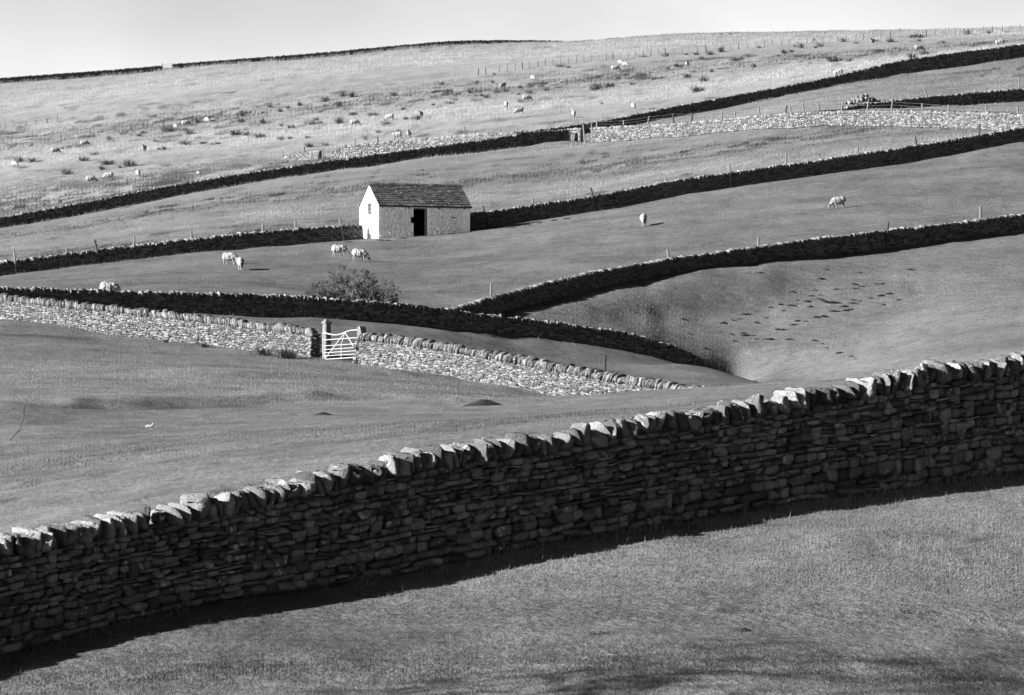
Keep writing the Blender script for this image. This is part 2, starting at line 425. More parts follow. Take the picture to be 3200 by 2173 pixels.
# low banks, hollows and ridges on top of the smooth lie of the land
ZG = GD * (HY - EPY) / F
def solve_D(px, py, d0, d1):
    ds = np.exp(np.linspace(math.log(d0), math.log(d1), 300))
    e = tps(np.full(300, float(px)), ds)
    k = np.argmax(e <= py)
    if e[k] > py: return d1
    if k == 0: return d0
    f = (e[k - 1] - py) / max(e[k - 1] - e[k], 1e-6)
    return ds[k - 1] + f * (ds[k] - ds[k - 1])
def scarp(p0, p1, d0, d1, amp, width, feather=60):
    """a low bank that drops towards the viewer along a line between two photo points"""
    global ZG
    da, db = solve_D(*p0, d0, d1), solve_D(*p1, d0, d1)
    t = np.clip((GP - p0[0]) / (p1[0] - p0[0]), 0, 1)
    dl = da + (db - da) * t + 0.6 * width * vnoise(GX, GD * 0 + 3, 5.0, 5)
    win = np.clip((GP - p0[0] + feather) / feather, 0, 1) * np.clip((p1[0] + feather - GP) / feather, 0, 1)
    q = (GD - dl) / width
    ZG = ZG + amp * win * (np.tanh(q) - np.tanh(q / 6.0))
def mound(px, py, d0, d1, amp, rx, ry):
    global ZG
    d = solve_D(px, py, d0, d1); x = d * (px - CX) / F
    ZG = ZG + amp * np.exp(-((GX - x) / rx) ** 2 - ((GD - d) / ry) ** 2)
scarp((230, 1262), (830, 1254), 90, 260, 0.20, 0.8)
scarp((20, 1032), (270, 1040), 90, 290, 0.20, 0.8)
scarp((1140, 1168), (1420, 1186), 90, 260, 0.22, 0.8)
scarp((1180, 1230), (1420, 1258), 90, 260, 0.07, 1.2)
mound(895, 1240, 90, 260, 0.34, 1.5, 4.0)
mound(980, 1246, 90, 260, 0.20, 0.8, 2.5)
mound(1240, 1172, 90, 260, 0.14, 0.9, 3.0)
mound(1395, 1188, 90, 260, 0.14, 0.9, 3.0)
mound(700, 1170, 90, 260, 0.25, 3.5, 6.0)
mound(-20, 1300, 90, 260, 0.5, 2.5, 7.0)
scarp((2290, 612), (2640, 590), 415, 480, 0.28, 1.5)
scarp((2080, 945), (2400, 925), 300, 400, 0.3, 2.5)
scarp((1560, 1120), (1900, 1170), 230, 370, 0.14, 1.5)
scarp((0, 412), (600, 325), 600, 880, 0.35, 2.0)
# the foreground field: an even slope away from the foot of the wall, with a fall added at the lower right to darken it
_p = np.linspace(-1600, 5000, 661); _z = np.interp(_p, fgx, np.array([q[1] * (HY - q[3]) / F for q in W1]))
_z[_p < -1150] = _z[np.searchsorted(_p, -1150)] + (_p[_p < -1150] + 1150) * 6e-4; _z[_p > 4600] = _z[np.searchsorted(_p, 4599)] + (_p[_p > 4600] - 4600) * 6e-4
def _smooth(q, k): return np.convolve(np.pad(q, k, mode='reflect', reflect_type='odd'), np.hanning(2 * k + 3)[1:-1] / np.hanning(2 * k + 3)[1:-1].sum(), 'valid')
_za, _zb = np.interp(GP, _p, _smooth(_z, 10)), np.interp(GP, _p, _smooth(_z, 70))
_q = wall_D(W1, GP) - GD; _t = np.clip(_q / 4.0, 0, 1); _t = _t * _t * (3 - 2 * _t)
_fall = 0.055 * np.clip((GP - 1400) / 1800, 0, 1)
ZG = np.where(_q > 0, _za * (1 - _t) + _zb * _t - 0.155 * _q - _fall * np.clip(_q - 3, 0, None), ZG)
zone_g = zone_of(GP, GD)
rough = 1.25 + 1.3 * np.clip(zone_g - 0.34, 0, 1)
fgq = wall_D(W1, GP) - GD
fgw = np.clip(fgq / 3, 0, 1)
ZG += rough * (0.02 * vnoise(GX, GD * 0.6, 0.7, 1) + 0.045 * vnoise(GX, GD * 0.7, 1.9, 2) + 0.07 * vnoise(GX, GD, 6.0, 3)) * np.where(fgq > -5, 0.55, 1.0)
# low waves added to the foreground field, shaped to imitate soft shadow bands
rr = np.clip((GP - 900) / 1400, 0, 1) * np.clip((fgq - 5.0) / 4.0, 0, 1)
ZG += fgw * rr * 0.03 * np.sin((GD + 0.10 * GX + 0.5 * vnoise(GX, GD, 3.0, 8)) * 2 * math.pi / 2.3)

def ground(px, D):
    """height of the finished ground at a photo column and distance"""
    px = np.clip(np.asarray(px, float), PXS[0], PXS[-1] - 1e-3); ld = np.log(np.clip(np.asarray(D, float), 46.01, 1149))
    fx = (px - PXS[0]) / (PXS[1] - PXS[0]); fy = (ld - LDS[0]) / (LDS[1] - LDS[0])
    i = np.clip(fx.astype(int), 0, len(PXS) - 2); j = np.clip(fy.astype(int), 0, len(LDS) - 2)
    fx = fx - i; fy = fy - j
    return (ZG[j, i] * (1 - fx) + ZG[j, i + 1] * fx) * (1 - fy) + (ZG[j + 1, i] * (1 - fx) + ZG[j + 1, i + 1] * fx) * fy
def gxy(x, y): return ground(CX + F * np.asarray(x) / np.asarray(y), y)
def seat(px, py, d0, d1):
    """ground point seen at a photo pixel, between two distances"""
    ds = np.exp(np.linspace(math.log(d0), math.log(d1), 500))
    e = HY - F * ground(np.full(500, float(px)), ds) / ds
    k = int(np.argmax(e <= py)) if (e <= py).any() else 499
    d = ds[k]; x = d * (px - CX) / F
    return Vector((x, d, float(ground(px, d))))

# one sheet: the part in view, widened on both sides and carried back under the camera
outl = np.array([-9000, -5000, -3000, -1900]); outr = np.array([5300, 6500, 8800, 12500])
near = np.array([2.0, 8.0, 16.0, 26.0, 36.0])
cols = np.concatenate([outl, PXS, outr]); rows = np.concatenate([near, np.exp(LDS)])
Z = np.empty((len(rows), len(cols)))
Z[len(near):, 4:-4] = ZG
for k, c in enumerate(outl): Z[len(near):, k] = ZG[:, 0] + (c - PXS[0]) / F * np.exp(LDS) * 0.06
for k, c in enumerate(outr): Z[len(near):, len(cols) - 4 + k] = ZG[:, -1] + (c - PXS[-1]) / F * np.exp(LDS) * 0.06
for k, d in enumerate(near):
    t = d / 46.0
    Z[k] = Z[len(near)] * t ** 0.7 + (-1.65) * (1 - t) - 1.2 * math.sin(math.pi * t) * (1 - t)
CP, RD = np.meshgrid(cols, rows)
V = np.stack([RD * (CP - CX) / F, RD, Z], -1).reshape(-1, 3)
nc = len(cols)
ii = (np.arange(len(rows) - 1)[:, None] * nc + np.arange(nc - 1)[None]).ravel()
Fq = np.stack([ii, ii + 1, ii + nc + 1, ii + nc], -1)
zz = zone_of(CP, RD).ravel()
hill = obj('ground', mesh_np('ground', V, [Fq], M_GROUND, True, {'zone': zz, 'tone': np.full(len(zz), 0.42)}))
tag(hill, kind='structure')

# ------------------------------------------------------------------ stones
def stone_template(nseg, sq, jit, seed, cuts=2, taper=False):
    """a rounded, irregular block filling about -0.5..0.5"""
    rng = np.random.default_rng(seed)
    idx = {}; verts = []; faces = []
    def vid(p):
        k = tuple(p)
        if k not in idx: idx[k] = len(verts); verts.append(k)
        return idx[k]
    for ax in range(3):
        for sg in (0, nseg):
            for a in range(nseg):
                for b in range(nseg):
                    q = []
                    for da, db in ((0, 0), (1, 0), (1, 1), (0, 1)):
                        p = [0, 0, 0]; p[ax] = sg; p[(ax + 1) % 3] = a + da; p[(ax + 2) % 3] = b + db
                        q.append(vid(p))
                    faces.append(q if sg else q[::-1])
    v = np.array(verts, float) / nseg * 2 - 1
    if nseg > 2: v = np.sign(v) * np.abs(v) ** 0.75
    nrm = (np.abs(v) ** sq).sum(1) ** (1 / sq)
    v = v / nrm[:, None]
    v = v * 0.5 * (1.06 if sq > 3 else 1.1)
    for _ in range(cuts):                                     # a few of broken corners
        d = rng.normal(size=3); d /= np.linalg.norm(d); c = rng.uniform(0.36, 0.55)
        over = np.maximum(v @ d - c, 0); v -= over[:, None] * d
    v += rng.normal(size=v.shape) * jit
    if taper:
        tp = rng.uniform(0.05, 0.55); v[:, 0] *= 1 - tp * (v[:, 2] + 0.5) * 0.8; v[:, 1] *= 1 - 0.4 * tp * (v[:, 2] + 0.5); v[:, 0] += (v[:, 2] + 0.5) ** 2 * rng.uniform(-0.25, 0.25)
    v[:, 0] += v[:, 2] * rng.uniform(-0.2, 0.2)
    v[:, 2] += v[:, 0] * rng.uniform(-0.10, 0.10)
    return v, np.array(faces)
T_FINE = [stone_template(3, 7.5, 0.015, s, 2) for s in range(16)]
T_FCOPE = [stone_template(4, 8.0, 0.032, 100 + s, 8, True) for s in range(12)]
T_MID = [stone_template(2, 5.5, 0.03, 200 + s) for s in range(14)]
T_MCOPE = [stone_template(2, 4.5, 0.045, 300 + s) for s in range(10)]
T_FAR = [stone_template(1, 6, 0.07, 400 + s) for s in range(10)]
_mesh_cache = {}
def template_mesh(tset, k, mat, name):
    key = (id(tset), k, mat.name)
    if key not in _mesh_cache:
        v, f = tset[k]; _mesh_cache[key] = mesh_np(name, v, [f], mat, tset is not T_FAR)
    return _mesh_cache[key]

def join_stones(name, items, tset, mat, parent, origin, kind='stuff'):
    """items: list of (template index, 3x3 matrix with scale, position)"""
    if not items: return None
    Vs, Fs, off = [], [], 0
    for k in range(len(tset)):
        sel = [it for it in items if it[0] == k]
        if not sel: continue
        v, f = tset[k]
        Ms = np.array([it[1] for it in sel]); Ps = np.array([it[2] for it in sel])
        vv = np.einsum('nij,vj->nvi', Ms, v) + Ps[:, None]
        Vs.append(vv.reshape(-1, 3))
        Fs.append((f[None] + (off + np.arange(len(sel)) * len(v))[:, None, None]).reshape(-1, 4))
        off += len(sel) * len(v)
    me = mesh_np(name, np.concatenate(Vs) - np.array(origin), [np.concatenate(Fs)], mat, tset is not T_FAR)
    o = obj(name, me, parent)
    if kind: o['kind'] = kind
    return o

def layout(L, Ht, cell, wr, hr, rng, big_foot=True):
    nx, ny = max(1, int(L / cell)), max(1, int(round(Ht / cell)))
    occ = np.zeros((ny, nx), bool); out = []
    for j in range(ny):
        row = occ[j]; i = 0
        while i < nx:
            if row[i]: i += 1; continue
            boost = 1 if (big_foot and j < 0.3 * ny and rng.random() < 0.55) else 0
            h = min(1 if (hr[0] > 1 and rng.random() < 0.22) else int(rng.integers(hr[0], hr[1] + 1)) + boost, ny - j)
            w = int(rng.integers(wr[0], wr[1] + 1)) + boost
            if rng.random() < 0.10 and h == 1: w += 3
            k = 0
            while k < w and i + k < nx and not row[i + k]: k += 1
            if i + k < nx and row[min(i + k, nx - 1)] is np.True_ and False: pass
            rem = 0
            while i + k + rem < nx and not row[i + k + rem] and rem < wr[0]: rem += 1
            if rem < wr[0] and rem > 0 and k + rem <= wr[1] + 3: k += rem
            hh = 1
            while hh < h and not occ[j + hh, i:i + k].any(): hh += 1
            occ[j:j + hh, i:i + k] = True
            out.append((i * cell, (i + k) * cell, j / ny, (j + hh) / ny))
            i += k
    return out

def layout_coursed(L, Ht, rng):
    """rough courses: blocks of uneven length and height, wandering beds, now and then two thin stones in place of one"""
    hs = []
    while sum(hs) < Ht: hs.append(rng.uniform(0.095, 0.165) * (1.35 if sum(hs) < 0.28 * Ht else 1.0))
    hs = np.array(hs) / sum(hs) * Ht; zb = np.concatenate([[0], np.cumsum(hs)]); out = []
    ph = rng.uniform(0, 100, len(zb))
    def bed(k, s): return zb[k] + (0 if k in (0, len(zb) - 1) else 0.032 * float(vnoise(s + ph[k], 0.0, 0.9, 3 + k)))
    for k in range(len(hs)):
        s = -rng.uniform(0, 0.3)
        while s < L:
            w = rng.uniform(0.09, 0.25) * (1.2 if zb[k] < 0.28 * Ht else 1.0)
            if rng.random() < 0.09: w *= 1.6
            m = s + w / 2; a, b = bed(k, m), bed(k + 1, m)
            u = rng.random()
            if u < 0.09:
                c = a + (b - a) * rng.uniform(0.35, 0.65); out += [(s, s + w, a / Ht, c / Ht), (s, s + w, c / Ht, b / Ht)]
            elif u < 0.22 and k + 2 < len(zb) and w < 0.25: out.append((s, s + w, (a - 0.02) / Ht, (b + 0.03) / Ht))
            else: out.append((s, s + w, a / Ht, b / Ht))
            s += w
    return [q for q in out if q[0] >= 0 and q[1] <= L]

def stations(w, step=0.3):
    a = np.array(w, float)
    t = np.linspace(0, len(a) - 1, (len(a) - 1) * 24 + 1)
    px, D, top, base = (np.interp(t, np.arange(len(a)), a[:, k]) for k in range(4))
    # light smoothing so the line bends instead of kinking
    def sm(q):
        k = 9; p = np.pad(q, k, mode='reflect', reflect_type='odd'); return np.convolve(p, np.ones(2 * k + 1) / (2 * k + 1), 'valid')
    px, D, top, base = sm(px), sm(D), sm(top), sm(base)
    x = D * (px - CX) / F; h = D * (HY - top) / F                # height of the cope line above the camera level
    s = np.concatenate([[0], np.cumsum(np.hypot(np.diff(x), np.diff(D)))])
    S = np.linspace(0, s[-1], max(3, int(s[-1] / step)))
    return S, np.interp(S, s, x), np.interp(S, s, D), np.interp(S, s, h)

def build_wall(name, label, w, group=None, tset=T_MID, cset=T_MCOPE, cell=0.07, wr=(2, 6), hr=(1, 2), parts=300, cope_h=0.27, cope_w=(0.10, 0.26),
               lean=0.0, lean_var=0.18, thick=(0.62, 0.42), gap=0.012, proud=0.02, seed=1, ends=(False, False), cope_parts=300, coursed=False, cope_var=0.28):
    rng = np.random.default_rng(seed)
    S, X, Y, Hh = stations(w)
    Zg = gxy(X, Y)
    Hh = np.clip(Hh - Zg, 0.22, 2.1) * (1 + 0.025 * vnoise(S, S * 0, 2.5, seed))
    k = 5
    Zs = np.convolve(np.pad(Zg, k, mode='edge'), np.ones(2 * k + 1) / (2 * k + 1), 'valid') if len(Zg) > 12 else Zg
    Zs = 0.5 * Zs + 0.5 * Zg
    L = S[-1]
    root = empty(name, (X[len(X) // 2], Y[len(Y) // 2], Zg[len(Zg) // 2]))
    tag(root, label, 'stone wall', group, 'thing')
    O = np.array(root.location)
    dx, dy, dz = np.gradient(X, S), np.gradient(Y, S), np.gradient(np.convolve(np.pad(Zs, 4, mode='edge'), np.ones(9) / 9, 'valid'), S)
    nx_, ny_ = dy, -dx
    flip = np.where(nx_ * -X + ny_ * -Y > 0, 1, -1)
    nx_, ny_ = nx_ * flip, ny_ * flip
    def fr(s):
        return [float(np.interp(s, S, q)) for q in (X, Y, Zs, dx, dy, dz, nx_, ny_, Hh)]
    wallH = float(np.max(Hh)) - cope_h
    # core of small packing stones behind the face
    hw = np.maximum(Hh - cope_h, 0.1)
    cv = []
    for sgn, o0, o1, z0, z1 in ((1, thick[0] / 2 - 0.13, thick[1] / 2 - 0.13, -0.5, None), (-1, thick[0] / 2, thick[1] / 2, -0.5, None)):
        cv.append(np.stack([X + sgn * nx_ * o0, Y + sgn * ny_ * o0, Zs - 0.5], -1))
        cv.append(np.stack([X + sgn * nx_ * o1, Y + sgn * ny_ * o1, Zs + hw + 0.03], -1))
    m = len(X); CVv = np.concatenate(cv) - O                     # 0 front foot, 1 front top, 2 back foot, 3 back top
    a = np.arange(m - 1)
    strips = [np.stack([a + p * m, a + 1 + p * m, a + 1 + q * m, a + q * m], -1) for p, q in ((0, 1), (1, 3), (3, 2))]
    e = np.array([[0, m, 3 * m, 2 * m], [m - 1, 2 * m - 1, 4 * m - 1, 3 * m - 1]])
    obj('wall_core', mesh_np('wall_core', CVv, strips + [e], M_STONE), root)
    items = []
    def add(tid, wid, dep, hei, s, t, off, roll, yaw, kindc, pitch=0.0):
        x, y, z, tx, ty, tz, ax, ay, H = fr(s)
        T = np.array([tx, ty, tz * 0.9]); T /= np.linalg.norm(T)
        N = np.array([ax, ay, 0.0]); N /= np.linalg.norm(N)
        U = np.cross(T, N); U = U if U[2] > 0 else -U
        c_, s_ = math.cos(roll), math.sin(roll)
        T2, U2 = T * c_ + U * s_, U * c_ - T * s_
        c_, s_ = math.cos(yaw), math.sin(yaw)
        T3, N3 = T2 * c_ + N * s_, N * c_ - T2 * s_
        B = np.stack([T3 * wid, N3 * dep, U2 * hei], 1)
        P = np.array([x, y, z]) + N * off + np.array([0, 0, 1.0]) * t
        pxs = CX + F * P[0] / P[1]
        vis = -40 < pxs < 3240
        sc = F / P[1]
        fore = abs(N @ np.array([-P[0], -P[1], 0]) / np.hypot(P[0], P[1]))
        items.append((kindc, tid, B, P, wid * hei * sc * sc * max(fore, 0.3) if vis else 0.0))
    for s0, s1, t0, t1 in (layout_coursed(L, wallH, rng) if coursed else layout(L, wallH, cell, wr, hr, rng)):
        sc_ = 0.5 * (s0 + s1); H = float(np.interp(sc_, S, hw))
        if H < 0.12: continue
        h = (t1 - t0) * H; t = 0.5 * (t0 + t1) * H
        wd = s1 - s0
        d = rng.uniform(0.20, 0.28)
        face = thick[0] / 2 + (thick[1] - thick[0]) / 2 * (t / max(H, 0.1))
        add(int(rng.integers(len(tset))), max(wd - gap * rng.uniform(0.3, 1.6), 0.03) * 1.03, d, max(h - gap * rng.uniform(0.2, 1.4), 0.025) * 1.05,
            sc_, t + rng.normal() * 0.006, face - d / 2 + rng.uniform(-1.4, 1) * proud, rng.normal() * 0.05, rng.normal() * 0.07, 0)
    s = 0.0
    while s < L:
        wd = rng.uniform(*cope_w); hc = cope_h * rng.uniform(1 - cope_var, 1 + cope_var)
        if s + wd > L + 0.05: break
        H = float(np.interp(s + wd / 2, S, hw))
        if rng.random() > 0.03 and H > 0.15:
            ln = lean + rng.normal() * lean_var
            add(int(rng.integers(len(cset))), wd * 1.08, rng.uniform(0.42, 0.56), hc * 1.08, s + wd / 2, H + hc * 0.45 * math.cos(ln), rng.normal() * 0.025, ln, rng.normal() * 0.12, 1)
        s += wd * 0.96
    for end, at in zip(ends, (0.0, L)):                         # dressed wall ends
        if not end: continue
        H = float(np.interp(at, S, hw)); t = 0.0
        while t < H:
            h = rng.uniform(0.12, 0.22); j = -0.5 * thick[0]
            while j < 0.5 * thick[0] - 0.05:
                wd = rng.uniform(0.18, 0.36)
                add(int(rng.integers(len(tset))), 0.22, min(wd, 0.5 * thick[0] - j) * 0.97, min(h, H - t + 0.05) * 0.97, at, t + h / 2, j + wd / 2, 0, 0, 2)
                j += wd
            t += h
    for kindc, limit, nm, ts in ((0, parts, 'stone', tset), (1, cope_parts, 'cope_stone', cset), (2, 0, 'wall_end_stones', tset)):
        its = [it for it in items if it[0] == kindc]
        its.sort(key=lambda q: -q[4])
        chosen = [q for q in its[:limit] if q[4] > 60]
        for _, tid, B, P, _a in chosen:
            o = bpy.data.objects.new(nm, template_mesh(ts, tid, M_STONE, nm)); COL.objects.link(o); o.parent = root
            M4 = Matrix([list(B[r]) + [P[r] - O[r]] for r in range(3)] + [[0, 0, 0, 1]])
            o.matrix_basis = M4
        rest = [(q[1], q[2], q[3]) for q in its[len(chosen):]]
        join_stones({'stone': 'wall_stones', 'cope_stone': 'cope_stones'}.get(nm, nm), rest, ts, M_STONE, root, O)
    return root

build_wall('drystone_wall', 'big foreground dry stone wall in shadow with rounded sunlit cope stones', W1, tset=T_FINE, cset=T_FCOPE, coursed=True, cope_var=0.16, cell=0.045, wr=(3, 6), hr=(2, 4),
           cope_h=0.27, cope_w=(0.08, 0.21), lean=-0.12, lean_var=0.28, gap=0.016, proud=0.035, seed=3, thick=(0.7, 0.46))
far = dict(tset=T_FAR, cset=T_FAR, cell=0.10, wr=(2, 5), hr=(1, 2), parts=0, cope_parts=0, cope_w=(0.14, 0.34), cope_h=0.24, lean_var=0.3)
build_wall('drystone_wall', 'pale sunlit stone wall left of the white gate', W2a, cell=0.065, cope_h=0.36, cope_w=(0.11, 0.22), lean=0.45, lean_var=0.16, seed=4, ends=(False, True), proud=0.025)
build_wall('drystone_wall', 'pale sunlit stone wall right of the white gate, running into the dip', W2b, cell=0.065, cope_h=0.36, cope_w=(0.11, 0.22), lean=-0.48, lean_var=0.18, seed=5, ends=(True, False), proud=0.025)
build_wall('drystone_wall', 'dark shadowed stone wall just behind the gate, in front of the bare bush', W3, seed=6, lean_var=0.25)
build_wall('drystone_wall', 'dark stone wall climbing right from the junction below the barn field', W4, seed=7, lean_var=0.3, cell=0.08)
build_wall('drystone_wall', 'dark stone wall running left from the white barn gable', W5a, seed=8, lean_var=0.3, cell=0.08)
build_wall('drystone_wall', 'dark stone wall climbing right from the barn corner', W5b, seed=9, lean_var=0.3, cell=0.08, ends=(False, False))
build_wall('drystone_wall', 'long dark stone wall below the pale upper pasture on the left', W6a, seed=10, **far)
build_wall('drystone_wall', 'short tall dark wall stub joining the lit upper walls', W6b, seed=11, **far, ends=(False, True))
build_wall('drystone_wall', 'dark stone wall climbing to the upper right edge below the pale pasture', W6c, seed=12, **far)
build_wall('drystone_wall', 'tiny pale wall piece left of the narrow gap in the upper wall', W7a, seed=13, **far)
build_wall('drystone_wall', 'pale sunlit stone wall with many leaning posts, upper right', W7b, seed=14, **far)
build_wall('drystone_wall', 'short dark stone wall beside the rubble heap, upper right', W8, seed=15, **far)
build_wall('drystone_wall', 'low ruined pale wall end crumbling into the upper pasture', W9a, seed=16, **far)
build_wall('drystone_wall', 'pale sunlit wall seen above the long dark wall left of centre', W9b, seed=17, **far)
build_wall('drystone_wall', 'dark skyline wall left of the small hilltop gate', W10a, seed=18, **far)
build_wall('drystone_wall', 'dark skyline wall curving over the brow right of the hilltop gate', W10b, seed=19, **far)

# ------------------------------------------------------------------ small mesh builders
def tube_np(p0, p1, r0, r1, sides=6, cap=True):
    p0, p1 = np.array(p0, float), np.array(p1, float)
    d = p1 - p0; d /= max(np.linalg.norm(d), 1e-9)
    a = np.cross(d, [0, 0, 1.0]) if abs(d[2]) < 0.9 else np.cross(d, [1.0, 0, 0]); a /= np.linalg.norm(a); b = np.cross(d, a)
    th = np.arange(sides) * 2 * math.pi / sides
    ring = np.cos(th)[:, None] * a + np.sin(th)[:, None] * b
    return np.concatenate([p0 + ring * r0, p1 + ring * r1]), [[i, (i + 1) % sides, sides + (i + 1) % sides, sides + i] for i in range(sides)] + ([list(range(sides))[::-1], list(range(sides, 2 * sides))] if cap else [])

class MB:
    """collects pieces of one part"""
    def __init__(s): s.v, s.f = [], []
    def add(s, v, f):
        o = sum(len(q) for q in s.v); s.v.append(np.asarray(v, float)); s.f += [[i + o for i in q] for q in f]; return s
    def tube(s, p0, p1, r0, r1=None, sides=6): return s.add(*tube_np(p0, p1, r0, r0 if r1 is None else r1, sides))
    def box(s, a, b, M=None):
        x0, y0, z0 = a; x1, y1, z1 = b
        v = np.array([(x, y, z) for x in (x0, x1) for y in (y0, y1) for z in (z0, z1)], float)
        return s.add(v, [[0, 1, 3, 2], [4, 6, 7, 5], [0, 4, 5, 1], [2, 3, 7, 6], [0, 2, 6, 4], [1, 5, 7, 3]])
    def build(s, name, mat, parent=None, loc=None, smooth=False):
        me = bpy.data.meshes.new(name)
        me.from_pydata(np.concatenate(s.v).tolist(), [], s.f); me.update()
        if smooth: me.polygons.foreach_set('use_smooth', np.ones(len(me.polygons), bool))
        me.materials.append(mat)
        return obj(name, me, parent, loc)

# ------------------------------------------------------------------ the white barn
BROT = R(22.5)
bp = Vector((405.0 * (1183 - CX) / F, 405.0, 0)); bz = float(ground(1183, 405.0)) - 0.02
barn = empty('stone_barn', (bp.x, bp.y, bz), BROT)
tag(barn, 'small whitewashed stone barn with slate roof and open dark doorway', 'barn')
BW, BD, BE, BR = 7.80, 4.20, 2.70, 4.34     # length, depth, eaves and ridge heights
TW = 0.5
dx0, dx1, dz1 = 2.98, 4.16, 2.50
DB = -0.9                                    # walls go down into the slope
fm = MB()
fm.box((0.02, 0.03, DB), (dx0 - 0.22, TW, BE)); fm.box((dx1, 0.03, DB), (BW - 0.02, TW, BE)); fm.box((dx0 - 0.22, 0.03, dz1), (dx1, TW, BE))
fm.box((dx0 - 0.22, 0.03, DB), (dx0, TW, 1.30)); fm.box((dx0 - 0.22, 0.03, 1.78), (dx0, TW, dz1))
front = fm.build('front_wall', M_WHITE, barn)
bm_ = MB(); bm_.box((0.02, BD - TW, DB), (BW - 0.02, BD, BE)); bm_.build('back_wall', M_WHITE, barn)
wy0, wy1, wz0, wz1 = 1.62, 2.45, 1.98, 2.93  # gable window (depth and height); seen from the left, y runs away from us
def gable(x0, x1, window):
    g = MB()
    def prism(poly):
        k = len(poly)
        v = [(x0, y, z) for y, z in poly] + [(x1, y, z) for y, z in poly]
        g.add(v, [list(range(k)), list(range(2 * k - 1, k - 1, -1))] + [[i, i + k, (i + 1) % k + k, (i + 1) % k] for i in range(k)])
    top = lambda y: BE + (BR - BE) * (1 - abs(y - BD / 2) / (BD / 2)) - 0.03
    if window:
        prism([(0, DB), (wy0, DB), (wy0, top(wy0)), (0, top(0))])
        prism([(wy1, DB), (BD, DB), (BD, top(BD)), (wy1, top(wy1))])
        prism([(wy0, DB), (wy1, DB), (wy1, wz0), (wy0, wz0)])
        prism([(wy0, wz1), (wy1, wz1), (wy1, top(wy1)), (BD / 2, top(BD / 2)), (wy0, top(wy0))])
    else:
        prism([(0, DB), (BD, DB), (BD, top(BD)), (BD / 2, top(BD / 2)), (0, top(0))])
    return g
gl = gable(0.0, TW, True).build('gable_wall', M_WHITE, barn)
gable(BW - TW, BW, False).build('gable_wall', M_WHITE, barn)
# relief of the whitewashed rubble on the front
rng = np.random.default_rng(5)
its = []
for s0, s1, t0, t1 in layout(BW, BE, 0.065, (2, 7), (1, 2), rng):
    z0, z1 = t0 * BE, t1 * BE
    if s0 < 0.45 or s1 > BW - 0.4: continue
    if s1 > dx0 - 0.02 and s0 < dx1 + 0.02 and z0 < dz1 + 0.12: continue
    if s1 > dx0 - 0.22 and s0 < dx0 and 1.78 > z0 and z1 > 1.30: continue
    if 6.15 < 0.5 * (s0 + s1) < 6.75 and 1.72 < 0.5 * (z0 + z1) < 1.86: continue
    gp = rng.uniform(0.004, 0.02)
    its.append((int(rng.integers(len(T_MID))), np.diag([(s1 - s0 - gp) * 1.02, 0.12, (z1 - z0 - gp) * 1.03]), np.array([0.5 * (s0 + s1), 0.062 + rng.uniform(-0.005, 0.005), 0.5 * (z0 + z1)])))
for k in range(90):                          # footings below the sloping turf line
    s0 = rng.uniform(0.1, BW - 0.4)
    its.append((int(rng.integers(len(T_MID))), np.diag([rng.uniform(0.2, 0.45), 0.14, rng.uniform(0.09, 0.16)]), np.array([s0, 0.05, rng.uniform(-0.25, 0.02)])))
join_stones('front_rubble', [(q[0] % len(T_FAR), q[1], q[2]) for q in its], T_FAR, M_WHITE, front, (0, 0, 0))
for side in (0, 1):                          # quoins
    z = -0.1; k = 0
    while z < BE - 0.12:
        h = rng.uniform(0.20, 0.36); w_ = 0.62 if k % 2 else 0.36
        x0 = 0.0 if side == 0 else BW - w_
        o = obj('quoin', template_mesh(T_MID, k % 14, M_WHITE, 'quoin'), barn, (x0 + w_ / 2 + (0.002 if side == 0 else -0.002), 0.19, z + h / 2))
        o.scale = (w_ * 0.97, 0.385, h * 0.90)
        z += h; k += 1
# rubble relief on the sunlit gable
its = []
for s0, s1, t0, t1 in layout(BD, BR, 0.07, (2, 6), (1, 2), rng):
    z0, z1 = t0 * BR, t1 * BR; yc = 0.5 * (s0 + s1)
    if z1 > BE + (BR - BE) * (1 - abs(yc - BD / 2) / (BD / 2)) - 0.12: continue
    if s1 > wy0 - 0.03 and s0 < wy1 + 0.03 and z1 > wz0 - 0.03 and z0 < wz1 + 0.03: continue
    if s0 < 0.3: continue
    its.append((int(rng.integers(len(T_MID))), np.diag([0.08, s1 - s0 - 0.012, z1 - z0 - 0.012]), np.array([0.012 + rng.uniform(-0.005, 0.012), yc, 0.5 * (z0 + z1)])))
join_stones('gable_rubble', its, T_MID, M_WHITE, gl, (0, 0, 0))
# window
win = MB()
for a, b in (((0.20, wy0 + 0.005, wz0), (0.25, wy0 + 0.06, wz1)), ((0.20, wy1 - 0.06, wz0), (0.25, wy1 - 0.005, wz1)), ((0.20, wy0 + 0.06, wz0), (0.25, wy1 - 0.06, wz0 + 0.05)), ((0.20, wy0 + 0.06, wz1 - 0.05), (0.25, wy1 - 0.06, wz1))): win.box(a, b)
wn_ = win.build('window', M_DARKWOOD, barn)
for k in (1, 2):
    zc = wz0 + 0.05 + (wz1 - wz0 - 0.10) * k / 3
    MB().box((0.205, wy0 + 0.06, zc - 0.02), (0.24, wy1 - 0.06, zc + 0.02)).build('glazing_bar', M_GATEPAINT, wn_)
for r_ in range(3):
    h3 = (wz1 - wz0 - 0.10) / 3
    MB().box((0.222, wy0 + 0.06, wz0 + 0.05 + r_ * h3 + 0.02), (0.230, wy1 - 0.06, wz0 + 0.05 + (r_ + 1) * h3 - 0.02)).build('pane', M_GLASS, wn_)
MB().box((-0.03, wy0 - 0.05, wz0 - 0.07), (0.10, wy1 + 0.05, wz0 - 0.005)).build('window_sill', M_WHITE, wn_)
